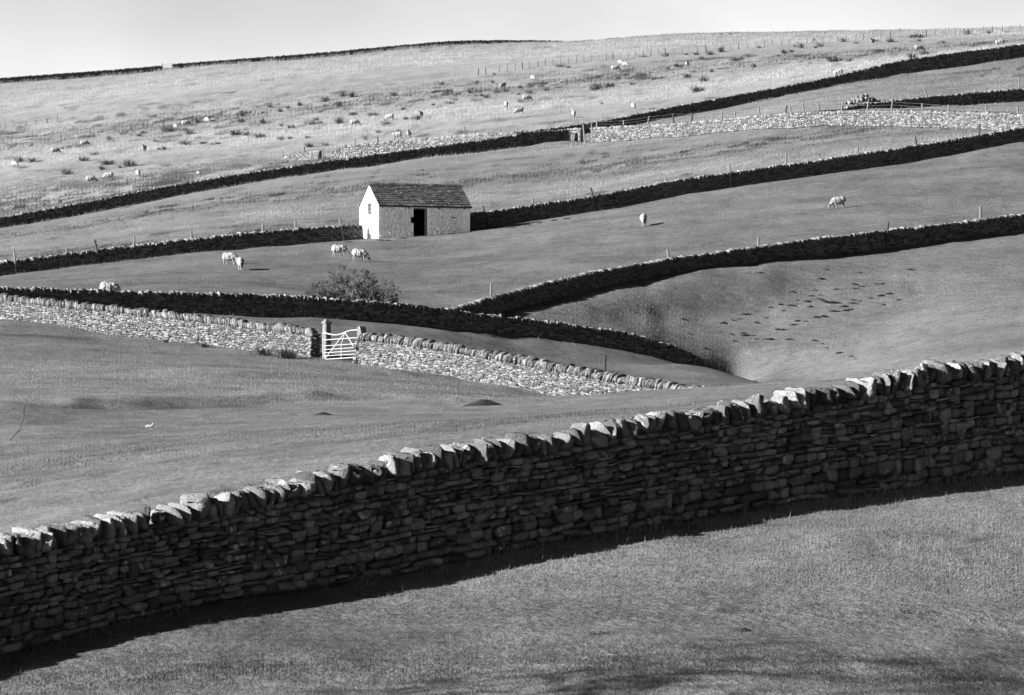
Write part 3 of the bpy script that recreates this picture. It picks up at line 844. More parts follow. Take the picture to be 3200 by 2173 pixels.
# doorway
df = MB(); df.box((dx0 + 0.002, 0.06, dz1 - 0.09), (dx1 - 0.002, 0.30, dz1 - 0.002)); df.box((dx1 - 0.16, 0.08, DB), (dx1 - 0.002, 0.28, dz1 - 0.09))
dfo = df.build('door_frame', M_WOOD, barn)
MB().box((dx0 - 0.18, 0.022, dz1 + 0.003), (dx1 + 0.15, 0.2, dz1 + 0.12)).build('lintel', M_WHITE, barn)
MB().box((dx0, 0.1, DB), (dx1 + 0.1, 0.4, -0.02)).build('door_step', M_STONE, barn)
MB().box((0.5, 0.5, -0.8), (BW - 0.5, BD - 0.5, 0.02)).build('barn_floor', M_SOIL_AND_SHADE, barn)
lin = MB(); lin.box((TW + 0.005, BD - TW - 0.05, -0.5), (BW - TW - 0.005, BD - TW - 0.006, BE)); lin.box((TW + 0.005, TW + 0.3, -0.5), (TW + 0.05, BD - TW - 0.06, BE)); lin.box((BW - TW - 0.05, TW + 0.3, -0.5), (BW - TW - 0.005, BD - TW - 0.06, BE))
lin.build('interior_dark_lining', M_SOIL_AND_SHADE, barn)  # added panels for unpainted inner stone, doorway shade put into their near-black colour
hole_patch = MB()  # dark blocks on the wall face, standing in for the shade of a hole
for k in range(14):
    a = rng.uniform(6.16, 6.7); hole_patch.box((a, -0.015, 1.75 + rng.uniform(0, 0.08)), (a + 0.07, 0.05, 1.79 + rng.uniform(0.0, 0.06)))
hole_patch.build('hole_shade_patch', M_SOIL_AND_SHADE, barn)
# roof of stone slates
pitch = math.atan2(BR - BE, BD / 2); OH = 0.20
slope_len = (BD / 2 + OH) / math.cos(pitch)
roof = MB()
def rp(y, dz): return BE + (BR - BE) * (1 - abs(y - BD / 2) / (BD / 2)) + dz
roof.add([(x, y, rp(y, d)) for x in (-0.02, BW + 0.06) for y, d in ((-OH, 0.0), (BD / 2, 0.0), (BD + OH, 0.0), (-OH, 0.07), (BD / 2, 0.07), (BD + OH, 0.07))],
         [[0, 6, 7, 1], [1, 7, 8, 2], [3, 4, 10, 9], [4, 5, 11, 10], [0, 1, 4, 3], [1, 2, 5, 4], [6, 9, 10, 7], [7, 10, 11, 8], [0, 3, 9, 6], [2, 8, 11, 5]])
rf = roof.build('roof', M_SLATE, barn)
slm = []
for k in range(8):
    q = MB(); q.box((-0.5, -0.5, -0.5), (0.5, 0.5, 0.5)); v = q.v[0]; v += np.random.default_rng(k).normal(size=v.shape) * np.array([0.012, 0.02, 0.12])
    me = bpy.data.meshes.new('slate'); me.from_pydata(v.tolist(), [], q.f); me.materials.append(M_SLATE); slm.append(me)
NR = 12
ex = np.linspace(1.45, 0.62, NR); ex = ex / ex.sum() * (slope_len - 0.05)
u = 0.0
back = MB()
for r_ in range(NR):
    x = -0.05 - rng.uniform(0, 0.2)
    while x < BW + 0.06:
        w_ = rng.uniform(0.30, 0.62) * (1.15 - 0.035 * r_)
        x0, x1 = max(x, -0.05), min(x + w_, BW + 0.09)
        if x1 - x0 > 0.08:
            ln = ex[r_] + 0.16
            um = u + ln / 2 - 0.04 + rng.uniform(-0.015, 0.015)
            y = -OH + um * math.cos(pitch); z = rp(-OH, 0.07) + um * math.sin(pitch) + 0.045
            o = bpy.data.objects.new('slate', slm[int(rng.integers(8))]); COL.objects.link(o); o.parent = rf
            o.location = (0.5 * (x0 + x1), y, z); o.rotation_euler = (pitch - 0.13 + rng.normal() * 0.014, rng.normal() * 0.006, 0)
            o.scale = (x1 - x0 - 0.012, ln, rng.uniform(0.045, 0.06))
            back.box((x0, BD + OH - (u + ln) * math.cos(pitch), 0), (x1 - 0.01, BD + OH - u * math.cos(pitch), 0.03))
        x += w_
    u += ex[r_]
bv = np.concatenate(back.v); bv[:, 2] += [rp(y, 0.075) for y in bv[:, 1]]; back.v = [bv]
o = back.build('back_slates', M_SLATE, rf); o['kind'] = 'stuff'
k = 0; x = -0.06
while x < BW + 0.05:
    q = MB(); L_ = 0.60
    q.add([(a, y, z) for a in (0, L_) for y, z in ((-0.17, -0.08), (0, 0.07), (0.17, -0.08), (0.13, -0.12), (0, 0.015), (-0.13, -0.12))], [[0, 1, 7, 6], [1, 2, 8, 7], [2, 3, 9, 8], [3, 4, 10, 9], [4, 5, 11, 10], [5, 0, 6, 11], [0, 5, 4, 3, 2, 1], [6, 7, 8, 9, 10, 11]])
    q.build('ridge_tile', M_SLATE, rf, (x, BD / 2, BR + 0.14 + 0.02 * (k % 2)))
    x += 0.615; k += 1
for x in (0.32, 2.55, 5.12, 7.30):
    q = MB(); q.box((x - 0.07, -0.14, BE - 0.09), (x + 0.07, 0.04, BE - 0.005)); q.box((x - 0.04, -0.07, BE - 0.26), (x + 0.04, 0.04, BE - 0.09)); q.build('gutter_bracket', M_DARKWOOD, barn)
g = MB(); g.tube((-0.05, -0.17, BE - 0.05), (BW + 0.1, -0.17, BE - 0.06), 0.06, 0.06, 8); g.build('gutter', M_DARKWOOD, barn)

# ------------------------------------------------------------------ gate and its stone posts
ga = Vector((258.6 * (1010 - CX) / F, 258.6, 0)); gb = Vector((255.9 * (1119 - CX) / F, 255.9, 0))
za, zb = 258.6 * (HY - 1125) / F, 255.9 * (HY - 1118) / F
GLn = (gb - ga).length
gate = empty('field_gate', (ga.x, ga.y, za), math.atan2(gb.y - ga.y, gb.x - ga.x))
tag(gate, 'white metal field gate with curved top rail between two stone posts', 'gate')
zs = (zb - za) / GLn
def gpt(x, h): return (x, 0, h + zs * x)
top_h = lambda u: 1.36 - 0.16 * math.sin(math.pi * min(u / 0.78, 1.0)) ** 1.5 + 0.03 * u
for h, r_ in ((0.02, 0.026), (0.19, 0.019), (0.35, 0.019), (0.51, 0.019), (0.70, 0.019), (1.0, 0.022)):
    MB().tube(gpt(0, h), gpt(GLn, h), r_).build('rail', M_GATEPAINT, gate)
tr = MB()
for k in range(16): tr.tube(gpt(GLn * k / 16, top_h(k / 16)), gpt(GLn * (k + 1) / 16, top_h((k + 1) / 16)), 0.034, 0.034, 8)
tr.build('top_rail', M_GATEPAINT, gate, None, True)
for x in (0.0, GLn): MB().tube(gpt(x, 0), gpt(x, top_h(x / GLn)), 0.036).build('stile', M_GATEPAINT, gate)
apex = gpt(GLn * 0.63, top_h(0.63))
for x, h in ((0.15, 0.03), (GLn * 0.97, 0.28), (GLn * 0.52, 0.70)): MB().tube(gpt(x, h), apex, 0.026).build('brace', M_GATEPAINT, gate)
MB().tube(gpt(GLn * 0.52, 0.02), gpt(GLn * 0.52, 0.70), 0.024).build('brace', M_GATEPAINT, gate)

def gate_post(px, D, top_py, half, cap, label):
    p = Vector((D * (px - CX) / F, D, float(ground(px, D))))
    h = D * (HY - top_py) / F - p.z
    root = empty('gate_post', p, gate.rotation_euler.z)
    tag(root, label, 'gate post')
    q = MB(); b = half
    prof = [(b, -0.5), (b, h - (0.16 if cap == 'pyramid' else 0.22))]
    sh = []
    for z in (-0.5, h * 0.5, h - (0.22 if cap == 'pyramid' else 0.26)):
        c = b * 0.25
        sh.append([(x, y, z) for x, y in ((b - c, -b), (b, -b + c), (b, b - c), (b - c, b), (-b + c, b), (-b, b - c), (-b, -b + c), (-b + c, -b))])
    q.add([p_ for ring in sh for p_ in ring], [[i + 8 * r_, (i + 1) % 8 + 8 * r_, (i + 1) % 8 + 8 * (r_ + 1), i + 8 * (r_ + 1)] for r_ in range(2) for i in range(8)] + [list(range(8))[::-1], list(range(16, 24))])
    q.build('shaft', M_POST, root)
    c = MB()
    if cap == 'pyramid':
        e = b * 1.18; z0 = h - 0.218
        c.add([(x * e, y * e, z) for z in (z0, z0 + 0.06) for x, y in ((-1, -1), (1, -1), (1, 1), (-1, 1))] + [(x * b * 0.35, y * b * 0.35, h) for x, y in ((-1, -1), (1, -1), (1, 1), (-1, 1))],
              [[0, 3, 2, 1]] + [[i + 4 * r_, (i + 1) % 4 + 4 * r_, (i + 1) % 4 + 4 * (r_ + 1), i + 4 * (r_ + 1)] for r_ in range(2) for i in range(4)] + [[8, 9, 10, 11]])
    else:
        z0 = h - 0.258; kk = 9
        arc = [(-b, z0)] + [(-b * math.cos(math.pi * i / kk), z0 + 0.258 * math.sin(math.pi * i / kk)) for i in range(1, kk)] + [(b, z0)]
        m_ = len(arc)
        c.add([(x, -b, z) for x, z in arc] + [(x, b, z) for x, z in arc], [list(range(m_)), list(range(2 * m_ - 1, m_ - 1, -1))] + [[i, i + m_, (i + 1) % m_ + m_, (i + 1) % m_] for i in range(m_)])
    c.build('cap', M_POST, root)
gate_post(1021, 258.9, 998, 0.17, 'pyramid', 'tall stone gate post with pointed cap left of the white gate')
gate_post(1130, 255.6, 1019, 0.17, 'round', 'stone gate post with rounded top right of the white gate')

# ------------------------------------------------------------------ fences: leaning posts and wire
post_mesh = []
for k in range(5):
    rg = np.random.default_rng(50 + k); v, f = [], []
    zs_ = np.linspace(0, 1, 6); off = np.zeros(2)
    for z in zs_:
        off = off + rg.normal(size=2) * 0.12
        v += [(off[0] * 0.4 + math.cos(t) * (1.0 - 0.15 * z), off[1] * 0.4 + math.sin(t) * (1.0 - 0.15 * z), z) for t in np.arange(7) * 2 * math.pi / 7]
    for r_ in range(5): f += [[r_ * 7 + i, r_ * 7 + (i + 1) % 7, (r_ + 1) * 7 + (i + 1) % 7, (r_ + 1) * 7 + i] for i in range(7)]
    f.append(list(range(35, 42)))
    pair = []
    for mt in (M_WOOD, M_DARKWOOD):
        me = bpy.data.meshes.new('post'); me.from_pydata(v, [], f); me.materials.append(mt); pair.append(me)
    post_mesh.append(pair)
def post_between(a, b, r_, parent, origin, dark=0, name='post'):
    a, b = Vector(a), Vector(b); d = b - a
    o = bpy.data.objects.new(name, random.choice(post_mesh)[dark]); COL.objects.link(o)
    M4 = d.to_track_quat('Z', 'Y').to_matrix().to_4x4() @ Matrix.Diagonal((r_, r_, d.length, 1))
    M4.translation = a - Vector(origin)
    if parent: o.parent = parent; o.matrix_basis = M4
    else: o.matrix_basis = M4
    return o
def fence(name, label, posts, wall=None, r_=0.05, wires=(0.06, 0.35), straight=None):
    """posts: (top column, top row, foot column, foot row or None when the foot is hidden behind the wall)"""
    ends = []
    for tpx, tpy, fpx, fpy in posts:
        if wall is not None:
            Dw = float(wall_D(wall, fpx))
            D = Dw - 0.42 if fpy else Dw + 0.75
        else: D = None
        if D is None:
            p = seat(fpx, fpy, *straight); D = p.y
        foot = Vector((D * (fpx - CX) / F, D, float(ground(fpx, D)) - 0.15))
        Dt = D + (0.12 if fpy and wall is not None else 0.0)
        topp = Vector((Dt * (tpx - CX) / F, Dt, Dt * (HY - tpy) / F))
        ends.append((foot, topp, fpy))
    root = empty(name, ends[len(ends) // 2][0] + Vector((0, 0, 0.15)))
    tag(root, label, 'fence')
    for f_, t_, fp in ends: post_between(f_, t_, r_ * random.uniform(1.05, 1.4), root, root.location, 0 if random.random() < 0.75 else 1)
    wq = MB()
    for (f0, t0, _), (f1, t1, _) in zip(ends[:-1], ends[1:]):
        for dwn in wires:
            a = t0 + (f0 - t0).normalized() * dwn - root.location; b = t1 + (f1 - t1).normalized() * dwn - root.location
            m_ = (a + b) / 2 - Vector((0, 0, 0.02))
            wq.tube(a, m_, 0.004, 0.004, 3); wq.tube(m_, b, 0.004, 0.004, 3)
    wq.build('wire', M_WIRE, root)
    return root
fence('wire_fence', 'sparse wooden posts along the dark wall left of the barn', [(44, 780, 51, 861), (208, 776, 208, None), (296, 750, 313, 825), (420, 740, 420, None), (598, 719, 601, None), (822, 702, 819, None), (923, 688, 922, None), (1061, 682, 1071, 752)], W5a, 0.075)
fence('wire_fence', 'leaning wooden posts along the dark wall right of the barn', [(1509, 643, 1524, 712), (1665, 619, 1665, None), (1846, 587, 1867, 664), (2079, 549, 2079, None), (2280, 509, 2285, 588), (2457, 483, 2457, None), (2681, 459, 2681, None), (2860, 428, 2873, 502), (3061, 388, 3061, None)], W5b, 0.07)
fence('wire_fence', 'few posts along the dark wall climbing right above the molehill field', [(1535, 885, 1532, None), (2085, 780, 2097, 868), (2370, 742, 2369, None), (2776, 694, 2767, 776), (3064, 645, 3062, None)], W4, 0.07)
fence('wire_fence', 'many leaning pale posts with wire along the sunlit upper wall', [(1822, 390, 1829, 448), (1849, 387, 1851, 420), (1866, 379, 1861, 443), (1949, 376, 1950, None), (2029, 364, 2015, 435), (2103, 355, 2108, None), (2165, 355, 2154, 426), (2256, 348, 2259, None), (2298, 350, 2290, 416), (2372, 336, 2376, None), (2459, 330, 2446, 402), (2469, 331, 2475, None), (2509, 318, 2516, None), (2557, 324, 2564, None), (2635, 316, 2621, 400), (2714, 319, 2703, 396), (2789, 317, 2780, 395), (2881, 323, 2891, None), (2965, 328, 2959, 402), (3082, 333, 3086, None), (3180, 334, 3184, None)], W7b, 0.075)
fence('wire_fence', 'thin leaning posts along the pale wall above the long dark wall', [(1111, 435, 1103, 492), (1180, 428, 1186, None), (1231, 419, 1233, None), (1450, 394, 1457, None), (1562, 398, 1568, None)], W9b, 0.06)
fence('wire_fence', 'thin stakes by the ruined wall end in the upper pasture', [(694, 519, 698, 545), (757, 511, 761, 542), (883, 471, 885, None), (935, 471, 936, None), (951, 459, 958, None), (1008, 464, 1010, 508)], W9a, 0.06)
fence('wire_fence', 'two posts beside the short dark wall at the upper right edge', [(2888, 277, 2909, 342), (3184, 244, 3184, None)], W8, 0.07)
fx = [885, 1045, 1095, 1185, 1235, 1290, 1337, 1380, 1440, 1487, 1535, 1586, 1640, 1692, 1742, 1790, 1840, 1890, 1935, 1985, 2033, 2083, 2135, 2183, 2233, 2280]
fpx = [1000 + q / 2.1127 for q in fx] + [2100 + q / 2.1127 for q in (10, 65, 113, 167, 225, 283, 337, 388, 442, 500, 553, 610, 665, 722, 773, 828, 886, 935, 992, 1040, 1095, 1153, 1210, 1262, 1320, 1378, 1442, 1500, 1560, 1620, 1680, 1735, 1805, 1868, 1930, 1987, 2057, 2117, 2178, 2238, 2297)]
fbase = lambda p: float(np.interp(p, [1400, 1500, 1700, 2080, 2390, 2540, 2650, 2810, 2990, 3190, 3300], [247, 236, 208, 172, 149, 137, 130, 117, 111, 97, 92]))
fence('wire_fence', 'long post and wire fence crossing the pale pasture to the skyline', [(p + random.uniform(-1.5, 1.5), fbase(p) - random.uniform(19, 23), p, fbase(p)) for p in fpx], None, 0.055, (0.05, 0.4, 0.7), (640, 900))
fence('wire_fence', 'short post and wire fence at the left edge of the upper pasture', [(2, 381, 2, 402), (17, 388, 17, 402), (43, 380, 43, 399), (80, 375, 80, 395), (111, 374, 111, 391), (147, 371, 147, 386), (178, 360, 180, 381)], None, 0.06, (0.05, 0.4), (620, 860))
def lone_post(tpx, tpy, fpx, D, label, dark):
    foot = Vector((D * (fpx - CX) / F, D, float(ground(fpx, D)) - 0.2)); topp = Vector((D * (tpx - CX) / F, D, D * (HY - tpy) / F))
    tag(post_between(foot, topp, 0.07, None, (0, 0, 0), dark, 'fence_post'), label, 'post')
lone_post(1789, 997, 1791, float(wall_D(W3, 1790)) + 0.8, 'dark stump of a post behind the shadowed wall in the middle', 1)
lone_post(1891, 1110, 1889, float(wall_D(W2b, 1889)) + 0.8, 'dark wooden post standing behind the sunlit wall below the gate', 1)
# braced strainer of the skyline fence
sp = seat(2542, 137, 640, 900)
st = empty('fence_brace', sp); tag(st, 'pale pair of slanting struts bracing the skyline fence', 'fence brace')
for dx_, dy_ in ((-0.5, -0.4), (0.8, 0.1)): post_between(Vector((sp.x + dx_, sp.y + dy_, float(gxy(sp.x + dx_, sp.y + dy_)) - 0.05)), sp + Vector((0, 0, 0.85)), 0.07, st, sp, 0, 'strut')
# small gate on the skyline
hg = empty('hilltop_gate', (894 * (505 - CX) / F, 894, float(ground(520, 894))), 0); tag(hg, 'tiny pale gate in the gap of the skyline wall', 'gate')
gw = 900 * 32 / F
for h in (0.25, 0.5, 0.75, 1.0): MB().tube((0.1, 0, h - 0.05), (gw, 0, h + 0.12), 0.022).build('rail', M_WOOD, hg)
for x in (0.1, gw): MB().tube((x, 0, -0.3), (x, 0, 1.25), 0.08).build('stile', M_WOOD, hg)

# ------------------------------------------------------------------ sheep
def remesh(parts, voxel, name, seed=0, lump=0.0):
    """union of ellipsoids and tapered limbs as one continuous skin"""
    bm = bmesh.new()
    for kind, *a in parts:
        if kind == 'ball':
            c, r_ = a
            mt = Matrix.Translation(c) @ Matrix.Diagonal((r_[0], r_[1], r_[2], 1))
            bmesh.ops.create_icosphere(bm, subdivisions=3, radius=1.0, matrix=mt)
        else:
            p0, p1, r0, r1 = a
            v, f = tube_np(p0, p1, r0, r1, 10)
            vs_ = [bm.verts.new(q) for q in v]
            for q in f: bm.faces.new([vs_[i] for i in q])
            for p, r_ in ((p0, r0), (p1, r1)): bmesh.ops.create_icosphere(bm, subdivisions=2, radius=r_, matrix=Matrix.Translation(p))
    me = bpy.data.meshes.new('tmp'); bm.to_mesh(me); bm.free()
    o = bpy.data.objects.new('tmp', me); COL.objects.link(o)
    md = o.modifiers.new('r', 'REMESH'); md.mode = 'VOXEL'; md.voxel_size = voxel
    sm = o.modifiers.new('s', 'SMOOTH'); sm.iterations = 3; sm.factor = 0.5
    dg = bpy.context.evaluated_depsgraph_get(); dg.update()
    out = bpy.data.meshes.new_from_object(o.evaluated_get(dg)); out.name = name
    bpy.data.objects.remove(o); bpy.data.meshes.remove(me)
    if lump:
        co = np.empty(len(out.vertices) * 3); out.vertices.foreach_get('co', co); co = co.reshape(-1, 3)
        no = np.empty(len(out.vertices) * 3); out.vertices.foreach_get('normal', no); no = no.reshape(-1, 3)
        nn = vnoise(co[:, 0] + co[:, 1], co[:, 2] - co[:, 1] * 0.6, 0.09, seed) + 0.6 * vnoise(co[:, 0] - co[:, 1], co[:, 2], 0.05, seed + 3)
        co += no * (nn * lump)[:, None]; co[:, 2] -= np.clip(0.5 - co[:, 2], 0, 1) * 0.05 * (1 + nn)
        out.vertices.foreach_set('co', co.ravel().astype(np.float32))
    out.polygons.foreach_set('use_smooth', np.ones(len(out.polygons), bool)); out.update()
    return out
def sheep_meshes(pose):
    b, fl = [], []
    low = 0.0 if pose != 'lying' else -0.27
    fl += [('ball', (-0.26, 0, 0.60 + low), (0.27, 0.235, 0.27)), ('ball', (0.02, 0, 0.585 + low), (0.33, 0.26, 0.275)), ('ball', (0.27, 0, 0.60 + low), (0.24, 0.215, 0.25)), ('ball', (-0.47, 0, 0.52 + low), (0.05, 0.05, 0.13))]
    b += [('ball', (0.0, 0, 0.58 + low), (0.48, 0.17, 0.19))]
    if pose == 'grazing':
        fl += [('limb', (0.38, 0, 0.60), (0.58, 0, 0.40), 0.17, 0.115)]
        b += [('limb', (0.40, 0, 0.58), (0.64, 0, 0.33), 0.11, 0.085), ('limb', (0.66, 0, 0.30), (0.76, 0, 0.10), 0.085, 0.052), ('limb', (0.65, 0.06, 0.33), (0.62, 0.19, 0.31), 0.03, 0.012), ('limb', (0.65, -0.06, 0.33), (0.62, -0.19, 0.31), 0.03, 0.012)]
        head = lambda x, z: (x > 0.60) and z < 0.36
    elif pose == 'standing':
        fl += [('limb', (0.36, 0, 0.66), (0.50, 0, 0.84), 0.17, 0.12)]
        b += [('limb', (0.40, 0, 0.66), (0.53, 0, 0.90), 0.11, 0.085), ('limb', (0.54, 0, 0.93), (0.74, 0, 0.84), 0.085, 0.052), ('limb', (0.51, 0.06, 0.96), (0.47, 0.20, 0.95), 0.03, 0.012), ('limb', (0.51, -0.06, 0.96), (0.47, -0.20, 0.95), 0.03, 0.012)]
        head = lambda x, z: x > 0.55 and z > 0.75
    else:
        fl += [('limb', (0.34, 0, 0.40), (0.48, 0, 0.56), 0.17, 0.12)]
        b += [('limb', (0.38, 0, 0.40), (0.52, 0, 0.62), 0.11, 0.085), ('limb', (0.53, 0, 0.64), (0.72, 0, 0.55), 0.085, 0.052), ('limb', (0.50, 0.06, 0.67), (0.46, 0.20, 0.66), 0.03, 0.012), ('limb', (0.50, -0.06, 0.67), (0.46, -0.20, 0.66), 0.03, 0.012)]
        head = lambda x, z: x > 0.55 and z > 0.48
    if pose == 'lying':
        for s_ in (-1, 1):
            b += [('limb', (0.26, 0.16 * s_, 0.22), (0.52, 0.17 * s_, 0.05), 0.07, 0.035), ('limb', (0.52, 0.17 * s_, 0.05), (0.36, 0.20 * s_, 0.04), 0.035, 0.03), ('limb', (-0.30, 0.18 * s_, 0.18), (-0.06, 0.25 * s_, 0.06), 0.10, 0.04)]
    else:
        for s_, st_ in ((-1, 0.05), (1, -0.05)):
            b += [('limb', (0.28, 0.11 * s_, 0.50), (0.29 + st_, 0.11 * s_, 0.25), 0.085, 0.045), ('limb', (0.29 + st_, 0.11 * s_, 0.25), (0.28 + st_ * 1.5, 0.11 * s_, 0.02), 0.040, 0.030), ('limb', (0.28 + st_ * 1.5, 0.11 * s_, 0.03), (0.315 + st_ * 1.5, 0.11 * s_, 0.015), 0.034, 0.03),
                  ('limb', (-0.30, 0.12 * s_, 0.52), (-0.28 - st_, 0.12 * s_, 0.36), 0.12, 0.075), ('limb', (-0.28 - st_, 0.12 * s_, 0.36), (-0.37 - st_, 0.12 * s_, 0.23), 0.07, 0.042), ('limb', (-0.37 - st_, 0.12 * s_, 0.23), (-0.35 - st_, 0.12 * s_, 0.02), 0.038, 0.03), ('limb', (-0.35 - st_, 0.12 * s_, 0.03), (-0.315 - st_, 0.12 * s_, 0.015), 0.034, 0.03)]
    body = remesh(b, 0.022, 'sheep'); fleece = remesh(fl, 0.026, 'fleece', 7, 0.028)
    co = np.empty(len(body.vertices) * 3); body.vertices.foreach_get('co', co); co = co.reshape(-1, 3)
    pair = []
    for darkface in (0, 1):
        bb = body.copy()
        dk = np.array([(1.0 if (darkface and (x < 0.73)) else 0.25) if head(x, z) else 0.15 for x, y, z in co])
        at = bb.attributes.new('dark', 'FLOAT', 'POINT'); at.data.foreach_set('value', dk.astype(np.float32))
        bb.materials.clear(); bb.materials.append(M_SKIN); pair.append(bb)
    fleece.materials.clear(); fleece.materials.append(M_FLEECE)
    return pair, fleece
SHEEP = {p: sheep_meshes(p) for p in ('grazing', 'standing', 'lying')}
def add_sheep(px, py, head, pose, label, rng_, sc=1.0, dark=1, group=None):
    p = seat(px, py, *rng_)
    pair, fl = SHEEP[pose]
    o = obj('sheep', pair[dark], None, p)
    e = 0.4
    gx = float(gxy(p.x + e, p.y) - gxy(p.x - e, p.y)) / (2 * e); gy = float(gxy(p.x, p.y + e) - gxy(p.x, p.y - e)) / (2 * e)
    up = Vector((-gx, -gy, 1)).normalized(); h = Vector((math.cos(R(head)), math.sin(R(head)), 0)); h = (h - up * h.dot(up)).normalized(); l = up.cross(h)
    M3 = Matrix((h, l, up)).transposed() * (sc * random.uniform(0.97, 1.05))
    M4 = M3.to_4x4(); M4.translation = p - up * 0.01; o.matrix_basis = M4
    tag(o, label, 'sheep', group)
    f = obj('fleece', fl, o)
    return o
UP, BF = (585, 895), (350, 470)
def upr(px): return (float(wall_D(W6a, px) if px < 1634 else wall_D(W6c, px)) + 1.5, 885)
flock = [
    (47, 527, -50, 'grazing', 'sheep grazing at the far left edge of the upper pasture'),
    (173, 483, 10, 'grazing', 'sheep beside two dark rush clumps near the left edge of upper pasture'),
    (265, 460, 5, 'grazing', 'sheep grazing alone just right of a small dark rush clump, upper left'),
    (452, 477, -100, 'standing', 'narrow white sheep seen end-on in the middle of the upper left pasture'),
    (284, 574, 0, 'grazing', 'leftmost of three sheep just above the long dark upper wall'),
    (341, 563, 180, 'grazing', 'middle of three sheep just above the long dark upper wall, head to the left'),
    (433, 556, -80, 'grazing', 'rightmost of three sheep just above the long dark upper wall'),
    (551, 409, -70, 'grazing', 'left one of three sheep in a rising row among rushes, upper left'),
    (581, 397, 5, 'grazing', 'middle one of three sheep in a rising row among rushes, upper left'),
    (648, 387, -60, 'grazing', 'right one of three sheep in a rising row among rushes, upper left'),
    (1109, 395, 0, 'grazing', 'sheep with lowered dark head directly above the barn, in the pale pasture'),
    (1220, 379, 170, 'grazing', 'sheep half hidden behind a dark rush clump above the barn roof'),
    (1319, 371, -100, 'standing', 'sheep seen end-on casting a long shadow, above the barn roof end'),
    (1244, 437, 170, 'standing', 'sheep standing partly behind the pale broken wall above the barn'),
    (1281, 432, -95, 'standing', 'sheep seen from behind at the pale wall, right of its neighbour'),
    (1573, 278, -130, 'grazing', 'sheep with lowered head beside the small rushes high in centre'),
    (1666, 255, -60, 'grazing', 'highest of the centre sheep below the thin fence line'),
    (1582, 339, -85, 'grazing', 'small sheep facing the viewer left of two larger sheep, top centre'),
    (1625, 358, 195, 'grazing', 'large shaggy sheep grazing leftwards, top centre'),
    (1646, 318, 0, 'grazing', 'long low sheep grazing rightwards behind a rush clump, top centre'),
    (1923, 224, 0, 'grazing', 'front left one of a trio of sheep near the skyline'),
    (1940, 208, -60, 'grazing', 'rear left one of a trio of sheep near the skyline'),
    (1954, 213, -40, 'grazing', 'right one of a trio of sheep near the skyline'),
    (1794, 369, -90, 'grazing', 'sheep facing the viewer above the short dark wall stub'),
    (1981, 345, -80, 'grazing', 'sheep just above the dark wall climbing to the upper right'),
    (2150, 212, -95, 'standing', 'grey looking sheep seen end-on among rushes, upper right of centre'),
    (2621, 233, 180, 'lying', 'sheep lying low behind the dark upper right wall'),
    (2727, 140, -120, 'standing', 'dim sheep among dark rushes under the skyline fence'),
    (2871, 161, 10, 'grazing', 'bright sheep grazing beside rushes near the upper right skyline'),
    (3125, 139, 180, 'lying', 'sheep lying down at the upper right corner of the pasture'),
]
for px, py, hd, pose, lab in flock: add_sheep(px, py, hd, pose, lab, upr(px), 1.02 if pose != 'lying' else 1.1, 1)
for px, py, hd, pose, lab, sc in [
    (2013, 706, -95, 'grazing', 'sheep facing the viewer alone in the field right of the barn', 1.0),
    (2622, 651, 188, 'grazing', 'shaggy sheep grazing leftwards with a long shadow, right of the barn field', 1.05),
    (719, 828, -25, 'grazing', 'upper left sheep of a close pair left of the bush', 1.02),
    (752, 845, -85, 'grazing', 'lower right sheep of a close pair left of the bush, facing the viewer', 1.0),
    (1060, 803, -5, 'grazing', 'pale faced sheep grazing rightwards below the barn gable', 1.08),
    (1122, 817, -3, 'grazing', 'dark faced sheep grazing rightwards with a long shadow above the bush', 1.08),
    (341, 929, 0, 'grazing', 'sheep half hidden behind the dark middle wall at left', 1.08)]:
    add_sheep(px, py, hd, pose, lab, (float(wall_D(W3, px)) + 1.2, 440), sc, 0 if 'pale faced' in lab else 1)

# gull in the near field
gp = seat(470, 1344, 90, 250)
gull = obj('gull', remesh([('ball', (0, 0, 0.20), (0.20, 0.085, 0.085)), ('limb', (0.12, 0, 0.24), (0.17, 0, 0.34), 0.055, 0.042), ('ball', (0.18, 0, 0.37), (0.055, 0.045, 0.045)), ('limb', (0.22, 0, 0.365), (0.285, 0, 0.355), 0.016, 0.006), ('limb', (-0.15, 0, 0.19), (-0.33, 0, 0.16), 0.05, 0.02), ('limb', (0.02, 0.03, 0.14), (0.03, 0.03, 0.0), 0.012, 0.012), ('limb', (0.02, -0.03, 0.14), (0.03, -0.03, 0.0), 0.012, 0.012)], 0.011, 'gull'), None, gp)
gull.data.materials.clear(); gull.data.materials.append(M_GULL); gull.rotation_euler = (0, 0, R(-25)); gull.scale = (0.5,) * 3
tag(gull, 'white gull standing in the near grass field at left', 'gull')
for s_ in (-1, 1):
    w_ = obj('wing', remesh([('ball', (-0.08, 0.075 * s_, 0.22), (0.22, 0.028, 0.07))], 0.012, 'wing'), gull); w_.data.materials.clear(); w_.data.materials.append(M_GULLGREY)

